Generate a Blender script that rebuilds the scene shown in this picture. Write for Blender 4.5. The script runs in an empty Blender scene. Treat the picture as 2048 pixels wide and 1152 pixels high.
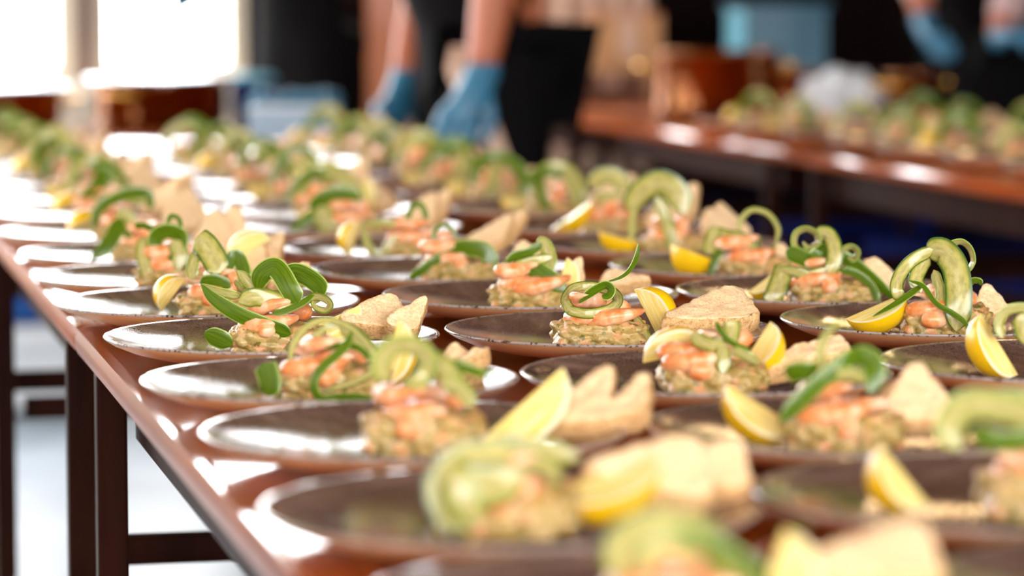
import bpy, bmesh, math, random
from mathutils import Vector, Matrix, Euler, noise

# ------------------------------------------------------------------ camera, sky, light
scene = bpy.context.scene
COL = scene.collection
FPX, HORIZON = 6400.0, -25.0            # focal length in pixels of the 2048 wide frame, row of the horizon
TABLE_Z, RIM = 0.75, 0.0225
CAM_Z = TABLE_Z + RIM + 0.2778
PITCH = math.atan((576 - HORIZON) / FPX)
cam_d = bpy.data.cameras.new('camera')
cam = bpy.data.objects.new('camera', cam_d)
COL.objects.link(cam)
cam.location = (0, 0, CAM_Z)
cam.rotation_euler = (math.pi / 2 - PITCH, 0, 0)
cam_d.sensor_width = 36
cam_d.lens = 36 * FPX / 2048
cam_d.clip_start = 0.05
cam_d.dof.use_dof = True
cam_d.dof.focus_distance = 2.60
cam_d.dof.aperture_fstop = 4.0
scene.camera = cam
vs = scene.view_settings
vs.view_transform = 'Standard'; vs.look = 'None'; vs.gamma = 1; vs.use_curve_mapping = False
vs.exposure = 0.42
world = bpy.data.worlds.new('overcast_sky')
scene.world = world
world.use_nodes = True
bg = world.node_tree.nodes['Background']
bg.inputs[0].default_value = (0.97, 0.98, 1.0, 1)
bg.inputs[1].default_value = 16.0
scene.cycles.max_bounces = 8
scene.cycles.sample_clamp_indirect = 6

# ------------------------------------------------------------------ frames of reference
ANG = math.radians(12.9)                 # the tables run away to the left of the line of sight
UX, UY = -math.sin(ANG), math.cos(ANG)
VX, VY = math.cos(ANG), math.sin(ANG)
def T(s, t, z=0.0):                      # along the tables, across the tables, height
    return Vector((s * UX + t * VX, s * UY + t * VY, z))
def st(p):
    return (p.x * UX + p.y * UY, p.x * VX + p.y * VY)
FWD = Vector((0, math.cos(PITCH), -math.sin(PITCH)))
UPV = Vector((0, math.sin(PITCH), math.cos(PITCH)))
CAMP = Vector((0, 0, CAM_Z))
def ray(px, py):
    return FWD * FPX + Vector((1, 0, 0)) * (px - 1024) + UPV * (576 - py)
def at_z(px, py, z):
    r = ray(px, py); return CAMP + r * ((z - CAM_Z) / r.z)
def at_y(px, py, y):
    r = ray(px, py); return CAMP + r * (y / r.y)
def wall_t(px, s):                       # place across the room, on the wall at s, behind a photo column
    k = (px - 1024) / FPX
    y = s / (UY + UX * k)
    return k * y * VX + y * VY

# ------------------------------------------------------------------ materials
def srgb(r, g, b):
    f = lambda c: (c / 255 / 12.92) if c <= 10 else ((c / 255 + 0.055) / 1.055) ** 2.4
    return (f(r), f(g), f(b), 1)
class NT:
    def __init__(self, name):
        self.m = bpy.data.materials.new(name); self.m.use_nodes = True
        self.t = self.m.node_tree; self.n = self.t.nodes
        self.b = self.n['Principled BSDF']; self.o = self.n['Material Output']
    def add(self, kind, **kw):
        nd = self.n.new(kind)
        for k, v in kw.items():
            if k in nd.inputs.keys() if isinstance(k, str) else False: nd.inputs[k].default_value = v
            else: setattr(nd, k, v)
        return nd
    def link(self, a, b): self.t.links.new(a, b)
    def coord(self, scale=(1, 1, 1), src='Object'):
        c = self.n.new('ShaderNodeTexCoord'); mp = self.n.new('ShaderNodeMapping')
        mp.inputs['Scale'].default_value = scale
        self.link(c.outputs[src], mp.inputs['Vector']); return mp.outputs['Vector']
    def noise(self, vec, scale, detail=3, rough=0.5):
        nd = self.n.new('ShaderNodeTexNoise')
        nd.inputs['Scale'].default_value = scale; nd.inputs['Detail'].default_value = detail
        nd.inputs['Roughness'].default_value = rough
        self.link(vec, nd.inputs['Vector']); return nd.outputs['Fac']
    def voronoi(self, vec, scale, out='Distance'):
        nd = self.n.new('ShaderNodeTexVoronoi'); nd.inputs['Scale'].default_value = scale
        self.link(vec, nd.inputs['Vector']); return nd.outputs[out]
    def ramp(self, fac, stops):
        nd = self.n.new('ShaderNodeValToRGB'); e = nd.color_ramp.elements
        while len(e) < len(stops): e.new(0.5)
        for el, (p, c) in zip(e, stops): el.position = p; el.color = c
        self.link(fac, nd.inputs[0]); return nd.outputs[0]
    def mix(self, fac, a, b, mode='MIX'):
        nd = self.n.new('ShaderNodeMix'); nd.data_type = 'RGBA'; nd.blend_type = mode
        for sock, val in ((nd.inputs[0], fac), (nd.inputs[6], a), (nd.inputs[7], b)):
            if hasattr(val, 'is_output'): self.link(val, sock)
            else: sock.default_value = val
        return nd.outputs[2]
    def bump(self, h, strength, dist=0.001):
        nd = self.n.new('ShaderNodeBump'); nd.inputs['Strength'].default_value = strength
        nd.inputs['Distance'].default_value = dist
        self.link(h, nd.inputs['Height']); self.link(nd.outputs[0], self.b.inputs['Normal']); return nd
    def color(self, c):
        if hasattr(c, 'is_output'): self.link(c, self.b.inputs['Base Color'])
        else: self.b.inputs['Base Color'].default_value = c
    def set(self, **kw):
        for k, v in kw.items(): self.b.inputs[k.replace('_', ' ')].default_value = v
def plain(name, c, rough=0.5, metal=0.0, var=0.08, scale=20, **kw):
    m = NT(name)
    d = tuple(x * (1 - var * 2.5) for x in c[:3]) + (1,)
    m.color(m.ramp(m.noise(m.coord(), scale), [(0.3, d), (0.7, c)]))
    m.set(Roughness=rough, Metallic=metal, **kw)
    return m.m

def make_plate_top():
    m = NT('plate_glaze')
    v = m.coord()
    streak = m.noise(m.coord((14, 55, 30)), 1.0, 4, 0.6)
    c1 = m.ramp(streak, [(0.30, srgb(100, 74, 66)), (0.52, srgb(130, 102, 92)), (0.78, srgb(168, 140, 128))])
    speck = m.ramp(m.noise(v, 620, 2, 0.6), [(0.40, (1, 1, 1, 1)), (0.47, (0, 0, 0, 1))])
    zone = m.ramp(m.noise(v, 16, 2), [(0.40, (0, 0, 0, 1)), (0.60, (0.75, 0.75, 0.75, 1))])
    fac = m.mix(1.0, speck, zone, 'MULTIPLY')
    m.color(m.mix(fac, c1, srgb(38, 26, 24)))
    m.set(Roughness=0.07)
    m.bump(m.noise(v, 620, 2, 0.6), 0.16, 0.0005)
    return m.m
def make_plate_under():
    m = NT('plate_underside')
    m.color(m.ramp(m.noise(m.coord((1, 1, 6)), 14, 3), [(0.3, srgb(232, 166, 110)), (0.7, srgb(246, 192, 138))]))
    m.set(Roughness=0.45)
    return m.m
def make_plate_rim():
    m = NT('plate_rim')
    m.color(m.ramp(m.noise(m.coord(), 330, 2), [(0.36, srgb(70, 52, 48)), (0.48, srgb(176, 160, 152))]))  # pale tone puts the window glint into the rim glaze, mottled with brown
    m.set(Roughness=0.12)
    return m.m
def make_wood(name, a, b, rough=0.16, axis=(1.2, 16, 16), coat=0.4):
    m = NT(name)
    v = m.coord(axis)
    w = m.noise(v, 2.2, 5, 0.6)
    m.color(m.ramp(w, [(0.30, a), (0.68, b)]))
    m.set(Roughness=rough, Coat_Weight=coat, Coat_Roughness=0.06)
    m.bump(w, 0.08, 0.0006)
    return m.m
def make_toast():
    m = NT('toast_crumb')
    v = m.coord()
    n = m.noise(v, 420, 4, 0.75)
    big = m.noise(v, 40, 3)
    c = m.ramp(n, [(0.32, srgb(226, 174, 118)), (0.50, srgb(250, 214, 164)), (0.70, srgb(254, 232, 196))])
    m.color(m.mix(m.ramp(big, [(0.45, (0, 0, 0, 1)), (0.75, (0.45, 0.45, 0.45, 1))]), c, srgb(242, 196, 140)))
    m.set(Roughness=0.75)
    m.bump(n, 0.5, 0.0012)
    return m.m
def make_crust():
    m = NT('toast_edge')
    n = m.noise(m.coord(), 300, 4, 0.7)
    m.color(m.ramp(n, [(0.32, srgb(176, 122, 66)), (0.52, srgb(226, 178, 118)), (0.75, srgb(244, 206, 152))]))
    m.set(Roughness=0.8); m.bump(n, 0.9, 0.0018)
    return m.m
def make_shrimp():
    m = NT('cooked_shrimp')
    v = m.coord()
    c = m.ramp(m.noise(v, 75, 3, 0.6), [(0.28, srgb(232, 138, 76)), (0.42, srgb(240, 172, 122)), (0.58, srgb(246, 202, 166)), (0.8, srgb(250, 222, 198))])
    tc = m.n.new('ShaderNodeTexCoord'); vm = m.n.new('ShaderNodeVectorMath'); vm.operation = 'MULTIPLY'; vm.inputs[1].default_value = (1, 1, 0)
    m.link(tc.outputs['Object'], vm.inputs[0]); ln = m.n.new('ShaderNodeVectorMath'); ln.operation = 'LENGTH'; m.link(vm.outputs[0], ln.inputs[0])
    mr = m.n.new('ShaderNodeMapRange'); mr.inputs[1].default_value = .010; mr.inputs[2].default_value = .021; m.link(ln.outputs['Value'], mr.inputs[0])
    back = m.ramp(m.noise(v, 110, 2), [(0.35, srgb(226, 122, 58)), (0.5, srgb(238, 158, 100)), (0.66, srgb(246, 196, 156))])
    m.color(m.mix(mr.outputs[0], c, back))
    m.set(Roughness=0.28, Subsurface_Weight=0.25, Subsurface_Scale=0.006)
    m.b.inputs['Subsurface Radius'].default_value = (1.0, 0.45, 0.25)
    m.bump(m.noise(v, 220, 2), 0.25, 0.001)
    return m.m
def make_salad():
    m = NT('salad_mash')
    v = m.coord()
    cell = m.voronoi(v, 150, 'Color')
    sep = m.n.new('ShaderNodeSeparateColor'); m.link(cell, sep.inputs[0])
    c = m.ramp(sep.outputs[0], [(0.0, srgb(140, 116, 54)), (0.3, srgb(192, 158, 92)), (0.55, srgb(164, 136, 72)), (0.75, srgb(214, 184, 128)), (0.92, srgb(212, 150, 100))])
    fl = m.ramp(m.noise(v, 190, 2), [(0.60, (0, 0, 0, 1)), (0.66, (0.8, 0.8, 0.8, 1))])
    m.color(m.mix(fl, c, srgb(82, 92, 26)))
    m.set(Roughness=0.34)
    m.bump(m.noise(v, 240, 3, 0.6), 0.5, 0.002)
    return m.m
def make_leafy(name, stops, mixt=0.3, rough=0.3, tcol=(0.5, 0.7, 0.1, 1)):
    m = NT(name)
    c = m.ramp(m.noise(m.coord((11, 0.7, 1), 'UV'), 1.3, 3, 0.6), stops)
    m.color(c); m.set(Roughness=rough)
    tr = m.n.new('ShaderNodeBsdfTranslucent'); m.link(c, tr.inputs[0])
    mx = m.n.new('ShaderNodeMixShader'); mx.inputs[0].default_value = mixt
    m.link(m.b.outputs[0], mx.inputs[1]); m.link(tr.outputs[0], mx.inputs[2]); m.link(mx.outputs[0], m.o.inputs[0])
    return m.m
def make_flesh():
    m = NT('cucumber_flesh')
    tc = m.n.new('ShaderNodeTexCoord'); sx = m.n.new('ShaderNodeSeparateXYZ'); m.link(tc.outputs['UV'], sx.inputs[0])
    across = m.ramp(sx.outputs[0], [(0.04, srgb(110, 136, 36)), (0.15, srgb(196, 186, 98)), (0.5, srgb(218, 206, 142)), (0.85, srgb(196, 186, 98)), (0.96, srgb(110, 136, 36))])
    seeds = m.ramp(m.noise(m.coord((3, 2.2, 1), 'UV'), 1.6, 3), [(0.35, srgb(178, 180, 128)), (0.6, (1, 1, 1, 1))])
    c = m.mix(0.55, across, seeds, 'MULTIPLY')
    m.color(c); m.set(Roughness=0.14)
    tr = m.n.new('ShaderNodeBsdfTranslucent'); m.link(c, tr.inputs[0])
    mx = m.n.new('ShaderNodeMixShader'); mx.inputs[0].default_value = 0.30
    m.link(m.b.outputs[0], mx.inputs[1]); m.link(tr.outputs[0], mx.inputs[2]); m.link(mx.outputs[0], m.o.inputs[0])
    return m.m
def make_glass():
    m = NT('window_glass')
    tr = m.n.new('ShaderNodeBsdfTransparent'); gl = m.n.new('ShaderNodeBsdfGlossy')
    gl.inputs['Roughness'].default_value = 0.02
    mx = m.n.new('ShaderNodeMixShader'); mx.inputs[0].default_value = 0.06
    m.link(tr.outputs[0], mx.inputs[1]); m.link(gl.outputs[0], mx.inputs[2]); m.link(mx.outputs[0], m.o.inputs[0])
    return m.m
def make_film():
    m = NT('clear_film')
    m.set(Roughness=0.12); m.color((0.86, 0.9, 0.93, 1))
    tr = m.n.new('ShaderNodeBsdfTransparent')
    mx = m.n.new('ShaderNodeMixShader'); mx.inputs[0].default_value = 0.5
    m.link(m.b.outputs[0], mx.inputs[1]); m.link(tr.outputs[0], mx.inputs[2]); m.link(mx.outputs[0], m.o.inputs[0])
    return m.m
def make_copper():
    m = NT('copper')
    m.color(m.ramp(m.noise(m.coord(), 9, 3), [(0.3, srgb(126, 80, 48)), (0.7, srgb(178, 126, 84))]))
    m.set(Roughness=0.12, Metallic=1.0)
    return m.m
M = dict(
    plate=make_plate_top(), under=make_plate_under(), rim=make_plate_rim(),
    wood=make_wood('lacquered_wood', srgb(126, 52, 18), srgb(178, 92, 40)),
    wood_dark=make_wood('dark_stained_wood', srgb(26, 10, 5), srgb(48, 20, 11), 0.45, (14, 14, 1.2), 0.0),
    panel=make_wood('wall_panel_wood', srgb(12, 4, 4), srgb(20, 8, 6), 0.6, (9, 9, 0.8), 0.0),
    panel_warm=make_wood('door_wood', srgb(150, 74, 28), srgb(186, 104, 48), 0.45, (12, 12, 0.8), 0.1),
    toast=make_toast(), crust=make_crust(), shrimp=make_shrimp(), salad=make_salad(),
    rind=plain('lemon_rind', srgb(248, 196, 16), 0.32, var=0.03, scale=300),
    pith=plain('lemon_pith', srgb(250, 240, 200), 0.6, var=0.02),
    lflesh=None,
    skin=make_leafy('cucumber_skin', [(0.30, srgb(66, 94, 8)), (0.55, srgb(94, 122, 16)), (0.8, srgb(128, 148, 36))], 0.25, 0.24),
    dark=make_leafy('cucumber_dark_skin', [(0.30, srgb(28, 52, 5)), (0.55, srgb(44, 72, 7)), (0.8, srgb(66, 94, 12))], 0.18, 0.22),
    flesh=make_flesh(),
    green=plain('cucumber_cut_edge', srgb(158, 178, 84), 0.3, var=0.05, scale=120),
    edge=plain('cucumber_edge', srgb(62, 98, 12), 0.3, var=0.1, scale=120),
    cream=plain('cream_plaster', srgb(222, 210, 190), 0.8, var=0.04, scale=3),
    casing=plain('cream_paint', srgb(226, 212, 190), 0.45, var=0.03, scale=4),
    ceiling=plain('ceiling_wood', srgb(120, 84, 58), 0.7, var=0.06, scale=2),
    mullion=plain('brown_paint', srgb(120, 96, 82), 0.5, var=0.06, scale=8),
    floor=None, glass=make_glass(), film=make_film(), copper=make_copper(),
    steel=plain('brushed_steel', (0.82, 0.84, 0.87, 1), 0.22, 1.0, var=0.04),
    black=plain('black_cotton', srgb(7, 5, 6), 0.85, var=0.15, scale=60),
    beige=plain('beige_cotton', srgb(206, 172, 150), 0.85, var=0.05, scale=40),
    greysleeve=plain('grey_pink_cotton', srgb(182, 152, 150), 0.85, var=0.06, scale=30),
    body=plain('skin_tone', srgb(164, 88, 54), 0.5, var=0.05, scale=14),
    glove=plain('blue_nitrile', srgb(52, 112, 142), 0.38, var=0.10, scale=26),
    hair=plain('dark_hair', srgb(40, 26, 20), 0.6, var=0.2, scale=90),
    eye=plain('eye_white', srgb(230, 226, 220), 0.2, var=0.02),
    card=plain('cardboard', srgb(192, 142, 96), 0.8, var=0.05, scale=12),
    card_brown=plain('brown_board', srgb(126, 84, 66), 0.7, var=0.06, scale=12),
    coral=plain('coral_lid', srgb(206, 100, 70), 0.6, var=0.05),
    teal=plain('teal_plastic', srgb(58, 104, 124), 0.35, var=0.05, scale=6),
    teal_light=plain('light_teal_plastic', srgb(104, 176, 200), 0.35, var=0.03, scale=6),
    bluegrey=plain('blue_grey_plastic', srgb(140, 164, 184), 0.35, var=0.05, scale=6),
    navy=plain('navy_fabric', srgb(22, 34, 96), 0.85, var=0.12, scale=30),
    royal=plain('royal_blue_fabric', srgb(30, 92, 170), 0.8, var=0.08, scale=20),
    pink=plain('pink_fabric', srgb(214, 60, 130), 0.8, var=0.08, scale=20),
    white=plain('white_plastic', srgb(232, 236, 240), 0.3, var=0.02),
    lawn=plain('lawn_grass', srgb(170, 200, 120), 0.9, var=0.12, scale=1.5),
    hedge=plain('hedge_leaf', srgb(120, 160, 84), 0.9, var=0.2, scale=5),
    brass=plain('brass', srgb(200, 150, 70), 0.25, 1.0, var=0.05),
)
def make_lflesh():
    m = NT('lemon_flesh')
    n = m.noise(m.coord((30, 260, 260)), 1.0, 3)
    m.color(m.ramp(n, [(0.3, srgb(240, 206, 96)), (0.55, srgb(250, 228, 150)), (0.8, srgb(252, 242, 204))]))
    m.set(Roughness=0.22); m.bump(n, 0.4, 0.0015)
    return m.m
M['lflesh'] = make_lflesh()
for q_ in ('black', 'navy', 'beige', 'greysleeve'): M[q_].node_tree.nodes['Principled BSDF'].inputs['Specular IOR Level'].default_value = .08
M['wood_dark'].node_tree.nodes['Principled BSDF'].inputs['Specular IOR Level'].default_value = .03
M['panel'].node_tree.nodes['Principled BSDF'].inputs['Specular IOR Level'].default_value = .03
def make_floor():
    m = NT('vinyl_floor')
    m.color(m.ramp(m.noise(m.coord(), 2.5, 4), [(0.3, srgb(96, 112, 124)), (0.7, srgb(134, 148, 160))]))
    m.set(Roughness=0.32)
    return m.m
M['floor'] = make_floor()
def make_lamp_glow():
    m = NT('warm_lamp_glow')
    m.b.inputs['Emission Color'].default_value = (1.0, 0.66, 0.30, 1)
    m.b.inputs['Emission Strength'].default_value = 60
    return m.m
M['glow'] = make_lamp_glow()

# ------------------------------------------------------------------ mesh helpers
def mesh_from(name, verts, faces, mats, mat_idx=None, uvs=None, smooth=True):
    me = bpy.data.meshes.new(name)
    me.from_pydata([tuple(v) for v in verts], [], faces)
    for k in mats: me.materials.append(M[k])
    if mat_idx: me.polygons.foreach_set('material_index', mat_idx)
    if smooth: me.polygons.foreach_set('use_smooth', [True] * len(faces))
    if uvs:
        ul = me.uv_layers.new(name='UVMap')
        ul.data.foreach_set('uv', [c for l in me.loops for c in uvs[l.vertex_index]])
    me.update()
    return me
def put(name, me, parent=None, loc=(0, 0, 0), rot=(0, 0, 0)):
    o = bpy.data.objects.new(name, me)
    COL.objects.link(o)
    o.location = loc; o.rotation_euler = rot
    if parent: o.parent = parent
    return o
def tag(o, label, cat, group=None, kind=None):
    if label: o['label'] = label
    if cat: o['category'] = cat
    if group: o['group'] = group
    if kind: o['kind'] = kind
    return o
def empty(name, loc=(0, 0, 0), rz=0):
    return put(name, None, None, loc, (0, 0, rz))
class MB:
    """collects boxes, tubes and lathes into one mesh"""
    def __init__(self): self.v = []; self.f = []; self.mi = []
    def add(self, vs_, fs, mi=0):
        b = len(self.v); self.v += [Vector(x) for x in vs_]
        for q in fs: self.f.append([b + i for i in q]); self.mi.append(mi)
        return self
    def box(self, c, s, mi=0, m=None, bev=0.0):
        bm = bmesh.new(); bmesh.ops.create_cube(bm, size=1)
        for v in bm.verts: v.co = Vector((v.co.x * s[0], v.co.y * s[1], v.co.z * s[2]))
        if bev: bmesh.ops.bevel(bm, geom=bm.edges[:], offset=bev, segments=2, affect='EDGES', profile=0.6)
        bm.verts.index_update()
        mt = m or Matrix.Identity(3)
        self.add([mt @ v.co + Vector(c) for v in bm.verts], [[v.index for v in f.verts] for f in bm.faces], mi)
        bm.free(); return self
    def lathe(self, prof, seg=32, c=(0, 0, 0), mi=0, mis=None, sx=1, sy=1):
        vs_, fs, ms = [], [], []
        idx = []
        for r, z in prof:
            if r < 1e-6: idx.append([len(vs_)]); vs_.append((0, 0, z))
            else:
                idx.append(list(range(len(vs_), len(vs_) + seg)))
                vs_ += [(r * math.cos(2 * math.pi * k / seg) * sx, r * math.sin(2 * math.pi * k / seg) * sy, z) for k in range(seg)]
        b = len(self.v); self.v += [Vector(x) + Vector(c) for x in vs_]
        for i in range(len(prof) - 1):
            a, d = idx[i], idx[i + 1]; mm = mis[i] if mis else mi
            for k in range(seg):
                k2 = (k + 1) % seg
                if len(a) == 1 and len(d) == 1: continue
                if len(a) == 1: q = [a[0], d[k2], d[k]]
                elif len(d) == 1: q = [a[k], a[k2], d[0]]
                else: q = [a[k], a[k2], d[k2], d[k]]
                self.f.append([b + x for x in q]); self.mi.append(mm)
        return self
    def tube(self, pts, r, seg=10, mi=0, cap=True):
        pts = [Vector(p) for p in pts]; n = len(pts)
        rs = r if isinstance(r, (list, tuple)) else [r] * n
        b = len(self.v); prev = None
        for i, p in enumerate(pts):
            t = (pts[min(i + 1, n - 1)] - pts[max(i - 1, 0)]).normalized()
            if prev is None:
                ref = Vector((0, 0, 1)) if abs(t.z) < 0.9 else Vector((1, 0, 0))
                s = t.cross(ref).normalized()
            else: s = (prev - t * prev.dot(t)).normalized()
            prev = s; w = t.cross(s)
            for k in range(seg):
                a = 2 * math.pi * k / seg
                self.v.append(p + (s * math.cos(a) + w * math.sin(a)) * rs[i])
        for i in range(n - 1):
            for k in range(seg):
                k2 = (k + 1) % seg
                self.f.append([b + i * seg + k, b + i * seg + k2, b + (i + 1) * seg + k2, b + (i + 1) * seg + k]); self.mi.append(mi)
        if cap:
            self.f.append([b + k for k in reversed(range(seg))]); self.mi.append(mi)
            self.f.append([b + (n - 1) * seg + k for k in range(seg)]); self.mi.append(mi)
        return self
    def mesh(self, name, mats, smooth=False):
        return mesh_from(name, self.v, self.f, mats, self.mi, None, smooth)
    def build(self, name, mats, parent=None, smooth=False, loc=(0, 0, 0), rot=(0, 0, 0)):
        return put(name, self.mesh(name, mats, smooth), parent, loc, rot)
def sharp_smooth(o, deg=40):
    me = o.data
    me.polygons.foreach_set('use_smooth', [True] * len(me.polygons))
    me.set_sharp_from_angle(angle=math.radians(deg))
ROOM_ROT = Matrix.Rotation(ANG, 3, 'Z')      # box axes: x across the tables, y along them
def rbox(mb, s0, s1, t0, t1, z0, z1, mi=0, bev=0.0):
    return mb.box(T((s0 + s1) / 2, (t0 + t1) / 2, (z0 + z1) / 2), (t1 - t0, s1 - s0, z1 - z0), mi, ROOM_ROT, bev)
def catmull(pts, per=8):
    P = [Vector(p) for p in pts]; P = [P[0] * 2 - P[1]] + P + [P[-1] * 2 - P[-2]]
    out = []
    for i in range(1, len(P) - 2):
        for k in range(per):
            t = k / per
            a, b, c, d = P[i - 1], P[i], P[i + 1], P[i + 2]
            out.append(0.5 * ((2 * b) + (c - a) * t + (2 * a - 5 * b + 4 * c - d) * t * t + (3 * b - a - 3 * c + d) * t ** 3))
    out.append(P[-2]); return out

# ------------------------------------------------------------------ the room
S_BACK, S_REAR, T_LEFT, T_RIGHT, Z_CEIL = 8.9, -3.2, -2.6, 5.4, 3.1
mb = MB(); rbox(mb, S_REAR, S_BACK + .15, T_LEFT - .15, T_RIGHT + .15, -0.1, 0)
tag(mb.build('floor', ['floor']), 'pale grey vinyl floor under the tables', None, None, 'structure')
mb = MB(); rbox(mb, S_REAR, S_BACK + .15, T_LEFT - .15, T_RIGHT + .15, Z_CEIL, Z_CEIL + .1)
tag(mb.build('ceiling', ['ceiling']), 'brown timber ceiling of the hall', None, None, 'structure')
SILL, HEAD = 0.79, 2.95
# window columns in the back wall: the two in view come from the photo, the rest repeat to the left
w_edges = [(wall_t(190, S_BACK), wall_t(494, S_BACK)), (wall_t(-150, S_BACK), wall_t(150, S_BACK))]
step = w_edges[0][0] - w_edges[1][0]
while w_edges[-1][0] - step > T_LEFT + .3:
    w_edges.append((w_edges[-1][0] - step, w_edges[-1][1] - step))
door_t0 = wall_t(735, S_BACK)
HI_SILL = 1.22
hi_edges = [(w_edges[0][1] + .07 + k * .31, w_edges[0][1] + .07 + k * .31 + .27) for k in range(2)]
mb = MB()
rbox(mb, S_BACK, S_BACK + .14, T_LEFT, w_edges[0][1], 0, SILL, 0)
rbox(mb, S_BACK, S_BACK + .14, T_LEFT, w_edges[0][1], HEAD, Z_CEIL, 0)
es = sorted(w_edges)
rbox(mb, S_BACK, S_BACK + .14, T_LEFT, es[0][0], SILL, HEAD, 0)
for (a, b), (c, d) in zip(es, es[1:]): rbox(mb, S_BACK, S_BACK + .14, b, c, SILL, HEAD, 1)
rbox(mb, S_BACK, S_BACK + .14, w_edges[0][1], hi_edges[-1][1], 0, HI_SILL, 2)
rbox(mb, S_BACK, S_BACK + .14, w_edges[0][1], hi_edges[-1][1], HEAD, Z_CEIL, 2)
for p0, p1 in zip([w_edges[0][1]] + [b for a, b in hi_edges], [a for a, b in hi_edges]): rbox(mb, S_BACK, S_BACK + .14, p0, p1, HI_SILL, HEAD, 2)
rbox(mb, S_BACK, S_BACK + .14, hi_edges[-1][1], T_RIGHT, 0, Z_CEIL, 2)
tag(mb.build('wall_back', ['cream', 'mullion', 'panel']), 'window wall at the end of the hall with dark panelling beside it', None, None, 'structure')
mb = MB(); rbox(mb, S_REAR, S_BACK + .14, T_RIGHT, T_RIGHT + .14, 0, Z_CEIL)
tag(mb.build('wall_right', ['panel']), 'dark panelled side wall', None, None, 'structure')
win_n = 0
def window(s0, s1, t0, t1, z0, z1, axis, rows=3, cols=1, fr=0.045):
    """a glazed frame filling an opening; axis 't' lies in a wall across the room, 's' in a side wall"""
    global win_n
    win_n += 1
    root = empty('window_%d' % win_n, T((s0 + s1) / 2, (t0 + t1) / 2, z0)); root['kind'] = 'structure'
    inv = Matrix.Translation(-root.location)
    def bx(a0, a1, zz0, zz1, name, mat, dep=(0.0, 1.0)):
        m = MB()
        if axis == 't':
            d0, d1 = s0 + (s1 - s0) * dep[0], s0 + (s1 - s0) * dep[1]; rbox(m, d0, d1, a0, a1, zz0, zz1)
        else:
            d0, d1 = t0 + (t1 - t0) * dep[0], t0 + (t1 - t0) * dep[1]; rbox(m, a0, a1, d0, d1, zz0, zz1)
        me = m.mesh(name, [mat]); me.transform(inv)
        return put(name, me, root)
    A0, A1 = (t0, t1) if axis == 't' else (s0, s1)
    bx(A0, A0 + fr, z0, z1, 'window_frame', 'casing'); bx(A1 - fr, A1, z0, z1, 'window_frame', 'casing')
    bx(A0 + fr, A1 - fr, z0, z0 + fr, 'window_frame', 'casing'); bx(A0 + fr, A1 - fr, z1 - fr, z1, 'window_frame', 'casing')
    gw, gh = (A1 - A0 - 2 * fr) / cols, (z1 - z0 - 2 * fr) / rows
    for i in range(1, cols): bx(A0 + fr + i * gw - .010, A0 + fr + i * gw + .010, z0 + fr, z1 - fr, 'glazing_bar', 'casing', (.2, .8))
    for j in range(1, rows): bx(A0 + fr, A1 - fr, z0 + fr + j * gh - .010, z0 + fr + j * gh + .010, 'glazing_bar', 'casing', (.2, .8))
    for i in range(cols):
        for j in range(rows):
            e = .012
            bx(A0 + fr + i * gw + e, A0 + fr + (i + 1) * gw - e, z0 + fr + j * gh + e, z0 + fr + (j + 1) * gh - e, 'pane', 'glass', (.45, .55))
    return root
def portal(c, rot, w, h):
    d = bpy.data.lights.new('daylight_portal', 'AREA'); d.shape = 'RECTANGLE'; d.size = w; d.size_y = h
    d.cycles.is_portal = True
    o = put('daylight_portal', d, None, c, rot); return o
for a, b in w_edges:
    window(S_BACK + .03, S_BACK + .10, a, b, SILL, HEAD, 't', 3, 1)
for a, b in hi_edges:
    window(S_BACK + .03, S_BACK + .10, a, b, HI_SILL, HEAD, 't', 2, 1)
portal(T(S_BACK + .13, (es[0][0] + hi_edges[-1][1]) / 2, (SILL + HEAD) / 2), (math.pi / 2, 0, ANG + math.pi), hi_edges[-1][1] - es[0][0], HEAD - SILL)
# window sill board along the back wall
mb = MB(); rbox(mb, S_BACK - .10, S_BACK + .03, T_LEFT + .01, w_edges[0][1] + .03, SILL - .03, SILL, 0, .006)
tag(mb.build('trim_1', ['casing']), 'cream sill board under the windows', None, None, 'structure')
# left wall with tall windows
lw = [(s, s + 0.9) for s in (4.2, 5.75, 7.3)]
mb = MB()
rbox(mb, S_REAR, S_BACK, T_LEFT - .14, T_LEFT, 0, 0.7); rbox(mb, S_REAR, S_BACK, T_LEFT - .14, T_LEFT, 2.75, Z_CEIL)
prev = S_REAR
for a, b in lw + [(S_BACK, S_BACK)]:
    rbox(mb, prev, a, T_LEFT - .14, T_LEFT, .7, 2.75); prev = b
tag(mb.build('wall_left', ['cream']), 'cream side wall with tall windows', None, None, 'structure')
for a, b in lw: window(a, b, T_LEFT - .10, T_LEFT - .03, .7, 2.75, 's', 2, 2)
portal(T((lw[0][0] + lw[-1][1]) / 2, T_LEFT - .13, 1.72), (math.pi / 2, 0, ANG - math.pi / 2), lw[-1][1] - lw[0][0], 2.05)
# unseen wall behind the camera, its broad windows added as front fill
rw = [(-2.3, 0.1), (0.4, 2.8), (3.1, 5.2)]
mb = MB()
rbox(mb, S_REAR - .14, S_REAR, T_LEFT - .14, T_RIGHT + .14, 0, .8); rbox(mb, S_REAR - .14, S_REAR, T_LEFT - .14, T_RIGHT + .14, 2.8, Z_CEIL)
prev = T_LEFT - .14
for a, b in rw + [(T_RIGHT + .14, 0)]:
    rbox(mb, S_REAR - .14, S_REAR, prev, a, .8, 2.8); prev = b
tag(mb.build('wall_front', ['cream']), 'unseen cream wall behind the viewer, broad windows added for front light', None, None, 'structure')
for a, b in rw: window(S_REAR - .10, S_REAR - .03, a, b, .8, 2.8, 't', 2, 3)
portal(T(S_REAR - .13, (rw[0][0] + rw[-1][1]) / 2, 1.8), (math.pi / 2, 0, ANG), rw[-1][1] - rw[0][0], 2.0)
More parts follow.
